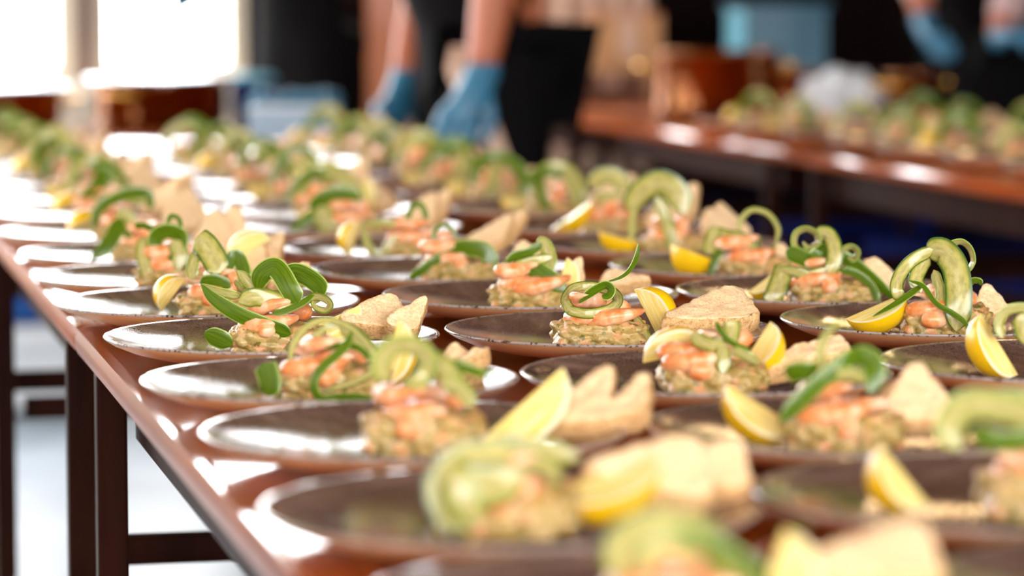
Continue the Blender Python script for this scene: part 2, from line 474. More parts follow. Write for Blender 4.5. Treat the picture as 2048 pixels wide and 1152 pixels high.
# warm wooden wainscot under the second group of windows
mb = MB(); k = door_t0
while k < door_t0 + .62:
    rbox(mb, S_BACK - .022, S_BACK - .001, k, k + .096, 0.0, HI_SILL - .03, 0, .004); k += .1
rbox(mb, S_BACK - .07, S_BACK - .001, door_t0 - .02, door_t0 + .72, HI_SILL - .03, HI_SILL, 0, .005)
tag(mb.build('trim_2', ['panel_warm']), 'warm brown boarded wainscot below the right-hand windows', None, None, 'structure')
# skirting below the windows
mb = MB(); rbox(mb, S_BACK - .02, S_BACK - .001, T_LEFT + .01, w_edges[0][1], 0, .12, 0, .003)
tag(mb.build('baseboard_back', ['casing']), 'cream skirting board below the windows', None, None, 'structure')
# garden beyond the windows
mb = MB(); rbox(mb, S_BACK + .3, S_BACK + 40, -30, 30, -.45, -.3)
tag(mb.build('ground', ['lawn']), 'pale sunlit lawn beyond the windows', None, None, 'structure')
# warm globe lamps on the dark end wall, above the picture
def sconce(px, z, label):
    root = empty('wall_lamp', T(S_BACK - .002, wall_t(px, S_BACK), z), ANG); tag(root, label, 'lamp', 'wall lamps on the dark panels')
    MB().box((0, -.008, 0), (.07, .016, .16), 0, None, .004).build('back_plate', ['brass'], root)
    MB().tube(catmull([(0, -.015, -.03), (0, -.08, -.05), (0, -.13, -.03), (0, -.13, .0)], 5), .008, 8).build('arm', ['brass'], root, True)
    MB().lathe([(0, 0), (.03, .005), (.035, .02), (.0, .022)], 20, (0, -.13, 0)).build('cup', ['brass'], root, True)
    MB().lathe([(0, .02)] + [(.032 * math.sin(math.pi * q / 12), .052 - .032 * math.cos(math.pi * q / 12)) for q in range(1, 12)] + [(0, .084)], 24, (0, -.13, 0)).build('globe', ['glow'], root, True)
    d = bpy.data.lights.new('lamp_light', 'POINT'); d.energy = 5; d.color = (1.0, .68, .36); d.shadow_soft_size = .06
    put('lamp_light', d, root, (0, -.24, .09))
for px, z, n in ((1700, 2.55, 'beside the curtain'), (1960, 2.55, 'in the middle of the three'), (2220, 2.55, 'farthest along the panels')):
    sconce(px, z, 'brass wall lamp with warm globe, ' + n)

# ------------------------------------------------------------------ tables
def table(s0, s1, t0, t1, label, group, gloss=.85):
    root = empty('banquet_table', T((s0 + s1) / 2, (t0 + t1) / 2, 0), ANG)
    tag(root, label, 'table', group)
    L, W = s1 - s0 - .004, t1 - t0
    top = MB().box((0, 0, TABLE_Z - .013), (W, L, .026), 0, None, .010)
    tm = top.mesh('tabletop', ['wood_top', 'wood_edge'])
    for p in tm.polygons: p.material_index = 0 if p.normal.z > gloss else 1
    sharp_smooth(put('tabletop', tm, root), 50)
    for sx in (-1, 1): MB().box((sx * (W / 2 - .05), 0, TABLE_Z - .056), (.02, L - .26, .06), 0, None, .002).build('side_rail', ['wood_dark'], root)
    for sy in (-1, 1): MB().box((0, sy * (L / 2 - .12), TABLE_Z - .056), (W - .12, .02, .06), 0, None, .002).build('end_rail', ['wood_dark'], root)
    for sy in (-1, 1):
        for sx in (-1, 1):
            MB().box((sx * (W / 2 - .018), sy * (L / 2 - .14), (TABLE_Z - .026) / 2), (.026, .026, TABLE_Z - .026), 0, None, .003).build('leg', ['wood_dark'], root)
        MB().box((0, sy * (L / 2 - .14), .52), (W - .086, .018, .028), 0, None, .002).build('stretcher', ['wood_dark'], root)
    return root
M['wood_edge'] = make_wood('table_edge_wood', srgb(116, 42, 4), srgb(160, 72, 14), 0.3, (10, 1.4, 16), 0.0)
M['wood_edge'].node_tree.nodes['Principled BSDF'].inputs['Specular IOR Level'].default_value = .12
M['wood_top'] = make_wood('lacquered_table_top', srgb(122, 46, 3), srgb(172, 80, 12), 0.08, (22, 1.4, 16), 0.0)
LT0, LT1 = 0.253, 1.115
for a, b, n in ((1.0, 2.86, 'nearest'), (2.86, 4.2, 'second'), (4.2, 5.8, 'third'), (5.8, 7.36, 'last')):
    table(a, b, LT0, LT1, 'orange brown lacquered table, %s section of the long plate-filled run' % n, 'tables of the long run')
RT0, RT1 = 1.835, 2.72
for a, b, n in ((4.05, 5.72, 'near section, past the aisle'), (5.72, 7.3, 'middle section with the first lemon plates'), (7.3, 8.72, 'end section carrying copper pots and boxes')):
    table(a, b, RT0, RT1, 'brown lacquered side table, ' + n, 'tables of the side run', .25)

# ------------------------------------------------------------------ food meshes
PLATE_R = .135
prof = [(0, .003), (.050, .003), (.053, 0), (.061, 0), (.065, .003), (.094, .0068), (.114, .0118), (.128, .0176), (.1335, .0212),
        (.1350, .0225), (.1340, .0236)]
prof += [(.1318, .0230), (.124, .0204), (.116, .0181), (.106, .0158), (.096, .0138), (.086, .0120), (.075, .0103), (.064, .0089), (.054, .0078), (.046, .0071), (.038, .0066), (.028, .00625), (.016, .0061), (0, .0060)]
mis = [1] * 8 + [2] * 3 + [0] * 14
PLATE_ME = MB().lathe(prof, 96, mis=mis).mesh('dinner_plate', ['plate', 'under', 'rim'], True)
PLATE_LOW = MB().lathe(prof, 48, mis=mis).mesh('dinner_plate_far', ['plate', 'under', 'rim'], True)
PF = .0070                               # height of the plate floor

def mound_mesh(seed, W=.076, D=.062, H=.026, n=22):
    rnd = random.Random(seed); off = Vector((rnd.uniform(0, 9), rnd.uniform(0, 9), rnd.uniform(0, 9)))
    bm = bmesh.new(); bmesh.ops.create_cube(bm, size=2)
    bmesh.ops.subdivide_edges(bm, edges=bm.edges[:], cuts=n, use_grid_fill=True)
    for v in bm.verts:
        p = v.co.copy(); e = 4.2
        ln = (abs(p.x) ** e + abs(p.y) ** e + abs(p.z) ** e) ** (1 / e)
        q = p / ln
        w = Vector((q.x * W / 2, q.y * D / 2, (q.z + 1) / 2 * H))
        nrm = Vector((q.x, q.y, q.z * .8)).normalized()
        d = noise.noise(w * 70 + off) * .0035 + (noise.voronoi(w * 110 + off)[0][0]) * -.0085 + .0034 + noise.noise(w * 260 + off) * .0018
        w += nrm * d
        if w.z < .0004 or q.z < -.97: w.z = 0.0
        v.co = w
    bm.verts.index_update()
    me = mesh_from('salad_mound', [v.co for v in bm.verts], [[v.index for v in f.verts] for f in bm.faces], ['salad'])
    bm.free(); return me
MOUNDS = [mound_mesh(k) for k in range(6)]

def shrimp_mesh(seed, R=.0125, body=.0088, sweep=230):
    rnd = random.Random(seed); N, S = 30, 12
    v, f = [], []
    for i in range(N + 1):
        u = i / N
        a = math.radians(-sweep / 2 + sweep * u)
        rr = R * (1.12 - .25 * u)
        c = Vector((math.cos(a) * rr, math.sin(a) * rr * 1.25, 0))
        rad = body * (math.sin(math.pi * min(1, u * 1.02 + .04) ** .62) ** .55) * (1.0 - .48 * u)
        seg = (u * 6.0) % 1.0
        rad *= 1.0 + .10 * (seg - .5) if .08 < u < .93 else 1.0
        out = Vector((math.cos(a), math.sin(a), 0))
        for k in range(S):
            b = 2 * math.pi * k / S
            nz = 1 + .07 * noise.noise(Vector((i * .35, k * .6, seed)))
            v.append(c + out * (math.cos(b) * rad * nz) + Vector((0, 0, math.sin(b) * rad * .86 * nz)))
    for i in range(N):
        for k in range(S):
            f.append([i * S + k, i * S + (k + 1) % S, (i + 1) * S + (k + 1) % S, (i + 1) * S + k])
    f.append(list(reversed(range(S)))); f.append([N * S + k for k in range(S)])
    # tail fan
    base = len(v); a = math.radians(sweep / 2); rr = R * .87
    c = Vector((math.cos(a) * rr, math.sin(a) * rr * 1.25, 0)); tg = Vector((-math.sin(a), math.cos(a), 0)); out = Vector((math.cos(a), math.sin(a), 0))
    zmin = -body * .85
    for p in v: p.z -= zmin
    me = mesh_from('shrimp', v, f, ['shrimp']); return me
SHRIMPS = [shrimp_mesh(k, sweep=s, R=r) for k, (s, r) in enumerate(((230, .0125), (190, .0145), (250, .0115), (150, .0165)))]

def lemon_mesh(seed, L=.058, R=.024, half=34):
    N, S = 18, 8; v, f, mi = [], [], []
    def rad(u):
        x = u * 2 - 1
        return R * max(0.0, 1 - abs(x) ** 2.3) ** .62 + .0012
    for i in range(N + 1):
        u = i / N; x = (u - .5) * L; r = rad(u)
        v.append(Vector((x, 0, -.0)))                                         # core line
        for k in range(S + 1):
            a = math.radians(-half + 2 * half * k / S)
            v.append(Vector((x, math.sin(a) * r, math.cos(a) * r)))
        for sgn in (-1, 1):                                                   # pith line just inside the rind
            a = math.radians(half * sgn); rr = max(r - .0032, r * .3)
            v.append(Vector((x, math.sin(a) * rr, math.cos(a) * rr)))
    st_ = S + 4
    for i in range(N):
        b, c = i * st_, (i + 1) * st_
        for k in range(1, S + 1): f.append([b + k, c + k, c + k + 1, b + k + 1]); mi.append(0)
        f.append([b + 1, b + S + 2, c + S + 2, c + 1]); mi.append(1)
        f.append([b + S + 2, b, c, c + S + 2]); mi.append(2)
        f.append([b + S + 3, b + S + 1, c + S + 1, c + S + 3]); mi.append(1)
        f.append([b, b + S + 3, c + S + 3, c]); mi.append(2)
    for i in (0, N):
        b = i * st_; q = [b, b + S + 2] + [b + k for k in range(1, S + 2)] + [b + S + 3]
        f.append(q if i == 0 else q[::-1]); mi.append(0)
    me = mesh_from('lemon_wedge', v, f, ['rind', 'pith', 'lflesh'], mi, None, True)
    me.set_sharp_from_angle(angle=math.radians(35))
    return me
LEMONS = [lemon_mesh(0), lemon_mesh(1, .052, .026, 38), lemon_mesh(2, .062, .022, 30)]

def toast_obj(name, corners, th, seed=0):
    """triangular slice of toast from three corners of its mid plane, with rounded crumbly edges"""
    A, B, C = [Vector(c) for c in corners]
    o = (A + B + C) / 3
    n = (B - A).cross(C - A).normalized()
    if n.z < 0: n = -n; B, C = C, B
    off = Vector((seed * 1.7, seed * .9, seed * 2.3))
    K = 18; v, f, mi = [], [], []
    def layer(inset, h):
        ids = {}
        for i in range(K + 1):
            for j in range(K + 1 - i):
                a, b = i / K, j / K; c = 1 - a - b
                p = A * a + B * b + C * c
                ctr = min(a, b, c)
                # round the three corners
                m = max(a, b, c)
                p = p + (o - p) * (max(0, m - .80) * 1.15)
                q = o + (p - o) * (1 - inset)
                ids[i, j] = len(v); v.append(q + n * h)
        return ids
    top, bot = layer(.055, th / 2), layer(.055, -th / 2)
    for i in range(K):
        for j in range(K - i):
            f.append([top[i, j], top[i + 1, j], top[i, j + 1]]); mi.append(0)
            f.append([bot[i, j], bot[i, j + 1], bot[i + 1, j]]); mi.append(0)
            if j < K - i - 1:
                f.append([top[i + 1, j], top[i + 1, j + 1], top[i, j + 1]]); mi.append(0)
                f.append([bot[i + 1, j], bot[i, j + 1], bot[i + 1, j + 1]]); mi.append(0)
    edge = [(i, 0) for i in range(K)] + [(K - i, i) for i in range(K)] + [(0, K - i) for i in range(K)]
    rings = [[top[e] for e in edge]]
    for h, ins in ((.30, 0.0), (0.0, -.012), (-.30, 0.0)):
        r = []
        for e in edge:
            p = v[top[e]] - n * th / 2
            r.append(len(v)); v.append(o + (p - o) * ((1 - ins) / (1 - .055)) + n * th * h)
        rings.append(r)
    rings.append([bot[e] for e in edge])
    E = len(edge)
    flip = (B - A).cross(C - A).dot(n) > 0
    for r1, r2 in zip(rings, rings[1:]):
        for k in range(E):
            q = [r1[k], r2[k], r2[(k + 1) % E], r1[(k + 1) % E]]
            f.append(q); mi.append(1)
    for p in v:
        q = p * 1.0
        p += (n * (noise.noise(q * 160 + off) * .0012 + noise.noise(q * 420 + off) * .0011) + Vector((noise.noise(q * 150 + off), noise.noise(q * 150 - off), noise.noise(q * 170 + off * 2))) * .0013)
    me = mesh_from(name, [p - o for p in v], f, ['toast', 'crust'], mi, None, True)
    bm = bmesh.new(); bm.from_mesh(me); bmesh.ops.recalc_face_normals(bm, faces=bm.faces[:]); bm.to_mesh(me); bm.free()
    return put(name, me, None, o)

ACR = (-1, -.88, -.45, 0, .45, .88, 1)
def ribbon_obj(name, pts, width, kind='skin', roll=(0, 0), taper=(.35, .35), cup=.025, th=.0011, per=8):
    """a shaved strip of cucumber with two faces and real thickness along a curve; kinds: skin, dark (peel outside) and flesh (pale with green edges)"""
    C = catmull(pts, per); n = len(C); o = C[0].copy()
    for p in C[1:]: o += p
    o /= n
    v, f, mi, uv = [], [], [], []
    side_prev = None; J = len(ACR); total = 0
    for i, p in enumerate(C):
        u = i / (n - 1)
        t = (C[min(i + 1, n - 1)] - C[max(i - 1, 0)])
        if t.length < 1e-9: t = Vector((1, 0, 0))
        t.normalize()
        view = (p - CAMP).normalized()
        s = t.cross(view)
        if s.length < .25 and side_prev is not None: s = side_prev - t * side_prev.dot(t)
        s.normalize(); side_prev = s
        s = Matrix.Rotation(math.radians(roll[0] + (roll[1] - roll[0]) * u), 3, t) @ s
        nn = s.cross(t).normalized()
        ta, tb = taper
        k = 1.0
        if ta and u < ta: k = min(k, math.sin(math.pi / 2 * (u / ta)) ** .75)
        if tb and u > 1 - tb: k = min(k, math.sin(math.pi / 2 * ((1 - u) / tb)) ** .75)
        w = width * (.06 + .94 * k)
        if i: total += (p - C[i - 1]).length
        for sgn in (1, -1):
            for a in ACR:
                e = th / 2 * (1 if abs(a) < .99 else .35)
                q = p - o + s * (a * w / 2) + nn * (sgn * e + cup * w * (a * a - .4))
                q.z = max(q.z, TABLE_Z + .0105 + sgn * .0005 - o.z); v.append(q)
                uv.append(((a + 1) / 2, total / .03))
    R = 2 * J
    for i in range(n - 1):
        b, c = i * R, (i + 1) * R
        for j in range(J - 1):
            rim = j in (0, J - 2)
            f.append([b + j, b + j + 1, c + j + 1, c + j]); mi.append(2 if rim else 0)
            f.append([b + J + j, c + J + j, c + J + j + 1, b + J + j + 1]); mi.append(2 if rim else 1)
        f.append([b, c, c + J, b + J]); mi.append(2)
        f.append([b + J - 1, b + R - 1, c + R - 1, c + J - 1]); mi.append(2)
    f.append(list(range(J)) + list(range(R - 1, J - 1, -1))); mi.append(2)
    b = (n - 1) * R
    f.append([b + k for k in reversed(list(range(J)) + list(range(R - 1, J - 1, -1)))]); mi.append(2)
    mats = {'skin': ['skin', 'flesh', 'green'], 'dark': ['dark', 'skin', 'green'], 'flesh': ['flesh', 'flesh', 'edge'], 'pale': ['flesh', 'flesh', 'flesh'],
            'green': ['skin', 'skin', 'green']}[kind]
    me = mesh_from(name, v, f, mats, mi, uv, True)
    me.set_sharp_from_angle(angle=math.radians(38))
    return put(name, me, None, o)

# ------------------------------------------------------------------ plates and what lies on them
ORD = ('first second third fourth fifth sixth seventh eighth ninth tenth eleventh twelfth thirteenth fourteenth fifteenth sixteenth '
       'seventeenth eighteenth nineteenth twentieth twenty-first twenty-second').split()
PLATES = {}
def lay_plate(key, c, desc, far=False):
    rnd = random.Random(hash(key) if False else sum(ord(ch) * (i + 7) for i, ch in enumerate(key)))
    p = put('dinner_plate', PLATE_LOW if far else PLATE_ME, None, (c.x, c.y, TABLE_Z + .0004), (0, 0, rnd.uniform(0, 6.28)))
    tag(p, 'round brown speckled dinner plate, ' + desc, 'plate', 'dinner plates on the tables')
    PLATES[key] = dict(c=Vector((c.x, c.y, TABLE_Z)), desc=desc, rnd=rnd, far=far, roles={})
    return PLATES[key]
def loc(P, x, y, z): return P['c'] + Vector((x, y, z))
def role(P, word, what):
    P['roles'][what, word] = P['roles'].get((what, word), 0) + 1
    k = P['roles'][what, word]
    return word if k == 1 else ('another ' if k == 2 else 'a third ' if k == 3 else 'a %s ' % ORD[k - 1]) + word
def add_mound(P, x=.004, y=-.004, rz=None, sc=1.0, sz=1.0):
    r = P['rnd']
    o = put('salad_mound', r.choice(MOUNDS), None, loc(P, x, y, PF), (0, 0, rz if rz is not None else r.choice((0, math.pi)) + r.uniform(-.25, .25)))
    o.scale = (sc, sc, sc * sz)
    P['m'] = (x, y)
    tag(o, 'chunky olive salad mound on ' + P['desc'], 'salad', 'salad mounds on the plates')
def add_shrimp(P, word, x, y, z, rz, tilt=(0, 0), k=0, sc=1.0):
    z = max(z, MT - .003); y = max(y, P['m'][1] - .007); x = min(max(x, P['m'][0] - .022), P['m'][0] + .022); tilt = (tilt[0] * .45, tilt[1] * .45); P['ns'] = P.get('ns', 0) + 1
    o = put('shrimp', SHRIMPS[k], None, loc(P, x, y, z), (tilt[0], tilt[1], rz)); o.scale = (min(sc, 1.12) * 1.14,) * 3
    tag(o, '%s cooked shrimp on %s' % (role(P, word, 'shrimp'), P['desc']), 'shrimp', 'shrimps on the salad mounds')
def add_lemon(P, c, axis, rind, k=0, sc=1.0, word=''):
    a = Vector(axis).normalized(); z = Vector(rind); z = (z - a * z.dot(a)).normalized(); y = z.cross(a)
    m = Matrix((a, y, z)).transposed().to_4x4(); m.translation = c
    o = put('lemon_wedge', LEMONS[k]); m = m @ Matrix.Scale(sc, 4)
    low = min((m @ v.co).z for v in LEMONS[k].vertices)
    if low < TABLE_Z + .0105: m.translation.z += TABLE_Z + .0105 - low
    o.matrix_world = m
    tag(o, word + 'lemon wedge on ' + P['desc'], 'lemon', 'lemon wedges on the plates')
def add_toast(P, word, corners, th=.014, seed=0):
    o = toast_obj('toast_triangle', corners, th, seed)
    low = o.location.z + min(v.co.z for v in o.data.vertices)
    if low < TABLE_Z + .0125: o.location.z += TABLE_Z + .0125 - low
    tag(o, '%s golden toast triangle on %s' % (role(P, word, 'toast'), P['desc']), 'toast', 'toast triangles on the plates')
KW = {'skin': 'green-skinned', 'dark': 'dark green', 'flesh': 'pale green-edged', 'pale': 'pale', 'green': 'bright green'}
def add_ribbon(P, word, pts, width, kind, **kw):
    o = ribbon_obj('cucumber_ribbon', pts, width, kind, **kw)
    w = role(P, '%s %s' % (KW[kind], word), 'ribbon')
    tag(o, '%s cucumber ribbon on %s' % (w, P['desc']), 'cucumber ribbon', 'cucumber ribbons on the plates')
def px_ribbon(P, word, pts, wpx, kind, **kw):
    """ribbon through photo points, each at its own distance (metres behind the plate's middle)"""
    sc = P['c'].y / FPX
    add_ribbon(P, word, [at_y(a, b, P['c'].y + d) for a, b, d in pts], wpx * sc, kind, **kw)
def px_toast(P, word, pts, th=.014, seed=0):
    add_toast(P, word, [at_y(a, b, P['c'].y + d) for a, b, d in pts], th, seed)
def px_lemon(P, px, py, d, axis, rind, k=0, sc=1.0, word=''):
    add_lemon(P, at_y(px, py, P['c'].y + d), axis, rind, k, sc, word)

MT = PF + .0235                            # top of a salad mound
def std_shrimps(P, n=3):
    r = P['rnd']; mx, my = P['m']
    add_shrimp(P, 'left', mx - .022, my - .008, MT - .003, r.uniform(-.6, .9), (r.uniform(-.15, .3), r.uniform(-.2, .2)), r.randrange(4))
    add_shrimp(P, 'right', mx + .018, my - .010, MT - .003, r.uniform(2.0, 4.2), (r.uniform(-.1, .35), r.uniform(-.2, .2)), r.randrange(4))
    if n > 2: add_shrimp(P, 'top', mx + r.uniform(-.006, .006), my + .002, MT + .010, r.uniform(0, 6), (r.uniform(-.3, .3), r.uniform(-.3, .3)), r.randrange(4))
def std_toasts(P):
    r = P['rnd']; mx, my = P['m']
    x0 = mx + .048 + r.uniform(-.004, .008); y0 = my + .010 + r.uniform(-.01, .012)
    L = .076 + r.uniform(-.006, .006); tl = math.radians(r.uniform(24, 46)); z0 = PF + .010
    yaw = r.uniform(-.5, .6)
    def w(a, b):                          # along the base edge, up the slope
        dx, dy, dz = a, b * math.cos(tl), b * math.sin(tl)
        return loc(P, x0 + dx * math.cos(yaw) - dy * math.sin(yaw), y0 + dx * math.sin(yaw) + dy * math.cos(yaw), z0 + dz)
    lim = .075
    add_toast(P, 'front', [w(-.018, 0), w(L - .030, .004), w(.012 + r.uniform(0, .02), lim)], .014, r.randrange(99))
    y0 += .021; z0 += .004; x0 += .010
    add_toast(P, 'rear', [w(-.016, 0), w(L - .034, .004), w(.016 + r.uniform(0, .02), lim)], .013, r.randrange(99))
def std_lemon(P):
    r = P['rnd']; mx, my = P['m']
    if r.random() < .55:
        add_lemon(P, loc(P, mx - .046, my + .026, PF + .016), (1, .5, .1), (-.3, -.25, -.8 if r.random() < .5 else .2), r.randrange(3), .95)
    else:
        add_lemon(P, loc(P, mx + .040, my + .004, PF + .022), (.35, .3, .9), (.9, .1, -.2), r.randrange(3), .95)
def std_ribbons(P, n=4):
    r = P['rnd']; mx, my = P['m']; zt = MT + .020
    def w(x, y, z): return loc(P, mx + x, my + y, z)
    kinds = ['skin', 'dark', 'flesh', 'dark', 'green', 'dark', 'skin']
    r.shuffle(kinds)
    for i in range(n):
        kd = kinds[i]; t = (i + r.randrange(2)) % 5; wd = r.uniform(.010, .017); ro = r.uniform(-35, 35)
        if i == 0 or t == 0:             # arch over the mound
            a = r.uniform(-.2, .5); h = r.uniform(.020, .036); sg = r.choice((-1, 1))
            add_ribbon(P, 'arching', [w(-.034 * sg, -.012, zt - .020), w(-.030 * sg, -.008, zt + .004), w(-.008 * sg, .004, zt + h), w(.016 * sg, .004, zt + h * .8), w(.034 * sg, -.010 + .02 * a, zt - .004), w(.040 * sg, -.016, zt - .028)],
                       wd, kd, roll=(ro, -ro), taper=(.25, .3))
        elif t == 1:                      # curl
            R_ = r.uniform(.009, .014); cx = r.uniform(-.018, .018); ph = r.uniform(0, 6)
            pts = [w(cx + math.cos(ph + q * .62) * R_ * (1 - q * .05), -.004 + q * .0022, zt + .010 + math.sin(ph + q * .62) * R_ * (1 - q * .05)) for q in range(11)]
            add_ribbon(P, 'curled', pts, wd * .9, kd, roll=(50 + ro, 65), taper=(.15, .15))
        elif t == 2:                      # hangs down the front
            x0 = r.uniform(-.026, .022); sg = r.choice((-1, 1))
            add_ribbon(P, 'drooping', [w(x0 * .2, .012, zt + .010), w(x0 * .6, -.006, zt + .016), w(x0 + .004 * sg, -.028, zt + .002), w(x0 + .012 * sg, -.039, zt - .022), w(x0 + .016 * sg, -.043, PF + .010)],
                       wd, kd, roll=(ro * .4, ro), taper=(.2, .4))
        elif t == 3:                      # long leaf leaning out
            sg = r.choice((-1, 1))
            add_ribbon(P, 'leaning', [w(.010 * sg, .0, zt + .008), w(-.012 * sg, -.006, zt + .018), w(-.034 * sg, -.012, zt + .006), w(-.052 * sg, -.018, zt - .018)],
                       wd * 1.1, kd, roll=(ro, ro * .3), taper=(.3, .5))
        else:                             # folded heap
            add_ribbon(P, 'folded', [w(-.020, -.004, zt + .002), w(-.004, -.014, zt + .012), w(.018, -.006, zt + .016), w(.022, .006, zt + .024), w(.0, .008, zt + .028), w(-.018, .0, zt + .018)],
                       wd, kd, roll=(ro, ro + 40), taper=(.2, .2))

TIPS_A = [(525, 1012), (400, 860), (288, 763), (208, 670), (112, 603), (66, 550), (45, 503), (0, 462), (-20, 425)]
TIPS_B = [(1500, 985), (1290, 852), (1040, 745), (888, 657), (772, 588), (632, 543), (553, 497), (462, 452), (428, 420)]
TIPS_C = [(1755, 722), (1560, 638), (1355, 582), (1233, 535), (1085, 490), (985, 450), (890, 413)]
ZR = TABLE_Z + RIM
def centres(tips, t_row, pre, s_end, rnd):
    out = [at_z(a, b, ZR) + Vector((PLATE_R, 0, 0)) for a, b in tips]
    for k in range(pre):
        s, t = st(out[0]); out.insert(0, T(s - .284, t))
    for i in range(1, len(out)):          # plates do not overlap
        d = (out[i] - out[i - 1]).xy.length
        if d < .274:
            out[i] = out[i - 1] + (out[i] - out[i - 1]) * (.274 / d)
    while st(out[-1])[0] + .287 < s_end:
        s, t = st(out[-1]); out.append(T(s + .287 + rnd.uniform(-.003, .006), t_row + rnd.uniform(-.006, .006)))
    return out
rr = random.Random(5)
ROWS = {'A': (centres(TIPS_A, .392, 1, 5.72, rr), 'left row'), 'B': (centres(TIPS_B, .672, 1, 5.62, rr), 'middle row'), 'C': (centres(TIPS_C, .955, 0, 5.80, rr), 'right row')}
allc = [(k, i, c) for k in ROWS for i, c in enumerate(ROWS[k][0])]
for _ in range(60):                       # settle the rows so that no two plates touch
    for i in range(len(allc)):
        for j in range(i + 1, len(allc)):
            d = (allc[j][2] - allc[i][2]); d.z = 0
            if d.length < .2725:
                k = d.normalized() * (.2728 - d.length) / 2
                allc[i][2].x -= k.x; allc[i][2].y -= k.y; allc[j][2].x += k.x; allc[j][2].y += k.y
START = {'A': -1, 'B': -1, 'C': 2}
for k, i, c in allc:
    key = '%s%d' % (k, i + START[k])
    lay_plate(key, c, "%s plate from front, long table's %s" % (ORD[i], ROWS[k][1]), i > 9)

# ---- plates worked out one by one
HERO = {}
def hero(fn): HERO[fn.__name__] = fn; return fn
@hero
def A3(P):
    add_mound(P, .004, -.006, 0.1)
    add_shrimp(P, 'left', -.016, -.020, MT - .006, .4, (.5, 0), 1); add_shrimp(P, 'right', .022, -.014, MT - .003, 3.3, (.3, .1), 3)
    add_shrimp(P, 'top', .004, .012, MT + .002, 1.6, (.1, 0), 0)
    px_toast(P, 'rear', [(650, 668, .02), (785, 602, .056), (840, 690, .020)], .018, 3)
    px_toast(P, 'front', [(756, 676, .006), (862, 614, .034), (830, 704, .0)], .020, 4)
    px_lemon(P, 662, 650, .020, (.8, .2, .35), (.4, .3, -.8), 0, .9)
    px_ribbon(P, 'long pointed', [(403, 569, -.02), (426, 596, -.025), (472, 626, -.03), (522, 647, -.034), (560, 660, -.036), (582, 668, -.036)], 34, 'green', roll=(10, 25), taper=(.45, .2))
    px_ribbon(P, 'upper pointed', [(404, 568, -.016), (432, 582, -.018), (462, 589, -.02), (482, 592, -.02)], 21, 'skin', roll=(35, 20), taper=(.5, .3))
    px_ribbon(P, 'tall arching', [(516, 582, -.01), (522, 552, -.014), (545, 535, -.018), (560, 545, -.022), (578, 575, -.027), (597, 606, -.028)], 42, 'dark', roll=(-25, 20), taper=(.2, .1))
    px_ribbon(P, 'rolled', [(556, 533, .0), (566, 540, .004), (572, 558, .004), (582, 586, .0), (596, 604, -.006)], 22, 'dark', roll=(40, 30), taper=(.1, .2))
    px_ribbon(P, 'side looping', [(572, 556, .002), (590, 545, .002), (618, 556, -.004), (640, 574, -.01), (647, 592, -.014)], 40, 'green', roll=(-10, 35), taper=(.15, .3))
    px_ribbon(P, 'thin straight', [(634, 583, -.022), (604, 606, -.028), (570, 622, -.03), (540, 630, -.03)], 14, 'dark', roll=(20, 10), taper=(.3, .3))
    px_ribbon(P, 'curled', [(600, 612, -.02), (628, 594, -.022), (650, 598, -.024), (660, 610, -.024), (650, 620, -.022), (634, 616, -.02), (628, 606, -.018), (640, 602, -.014)], 22, 'pale', roll=(40, 60), taper=(.1, .2))
    px_ribbon(P, 'small pointed', [(474, 541, .0), (490, 556, -.003), (512, 580, -.006)], 22, 'skin', taper=(.5, .2), roll=(20, 0))
    px_ribbon(P, 'middle lying', [(478, 604, -.024), (510, 594, -.026), (545, 600, -.026), (585, 614, -.026)], 38, 'pale', roll=(15, -10), taper=(.2, .2))
    px_ribbon(P, 'back folded', [(470, 560, .004), (486, 580, .006), (500, 560, .008), (494, 575, .0)], 20, 'skin', roll=(60, 20), taper=(.1, .1))
    px_ribbon(P, 'flat fallen', [(408, 666, -.030), (424, 672, -.032), (445, 680, -.034), (466, 688, -.034)], 40, 'green', roll=(15, 15), taper=(.5, .35))
@hero
def B3(P):
    add_mound(P, -.008, -.010, 0.05, 1.0, .95)
    add_shrimp(P, 'left', -.032, -.026, MT - .010, 1.2, (1.0, .2), 0, .95); add_shrimp(P, 'right', .010, -.024, MT - .002, -1.5, (.35, 0), 3, 1.0)
    add_shrimp(P, 'rear', -.006, .010, MT - .002, 2.2, (0, 0), 1)
    px_lemon(P, 1294, 640, .012, (-.45, 0, .9), (1, -.1, .35), 1, .92)
    px_toast(P, 'front', [(1288, 684, -.020), (1468, 600, .058), (1532, 680, .006)], .020, 7)
    px_toast(P, 'rear', [(1372, 655, .030), (1440, 612, .070), (1530, 662, .040)], .016, 8)
    ring = [(1132, 606), (1142, 621), (1180, 627), (1220, 618), (1236, 600), (1222, 582), (1186, 573), (1150, 576), (1134, 592), (1132, 606), (1142, 621)]
    dd = [-.026, -.034, -.038, -.034, -.02, .0, .008, .002, -.012, -.026, -.034]
    px_ribbon(P, 'ring-shaped', [(a, b, d) for (a, b), d in zip(ring, dd)], 21, 'flesh', roll=(0, 0), taper=(0, 0), cup=.05)
    px_ribbon(P, 'inner curled', [(1158, 606, -.02), (1172, 592, -.022), (1194, 577, -.024), (1212, 570, -.026), (1223, 579, -.03), (1217, 592, -.032), (1204, 592, -.03)], 19, 'green', roll=(15, 40), taper=(.3, .1))
    px_ribbon(P, 'upright tendril', [(1206, 566, -.01), (1240, 555, -.012), (1260, 539, -.014), (1273, 514, -.016), (1277, 488, -.016)], 11, 'green', roll=(0, 30), taper=(.85, .3))
    px_ribbon(P, 'leaning side', [(1266, 628, -.014), (1284, 658, -.02), (1300, 682, -.028), (1312, 698, -.032)], 20, 'pale', roll=(10, 30), taper=(.3, .4))
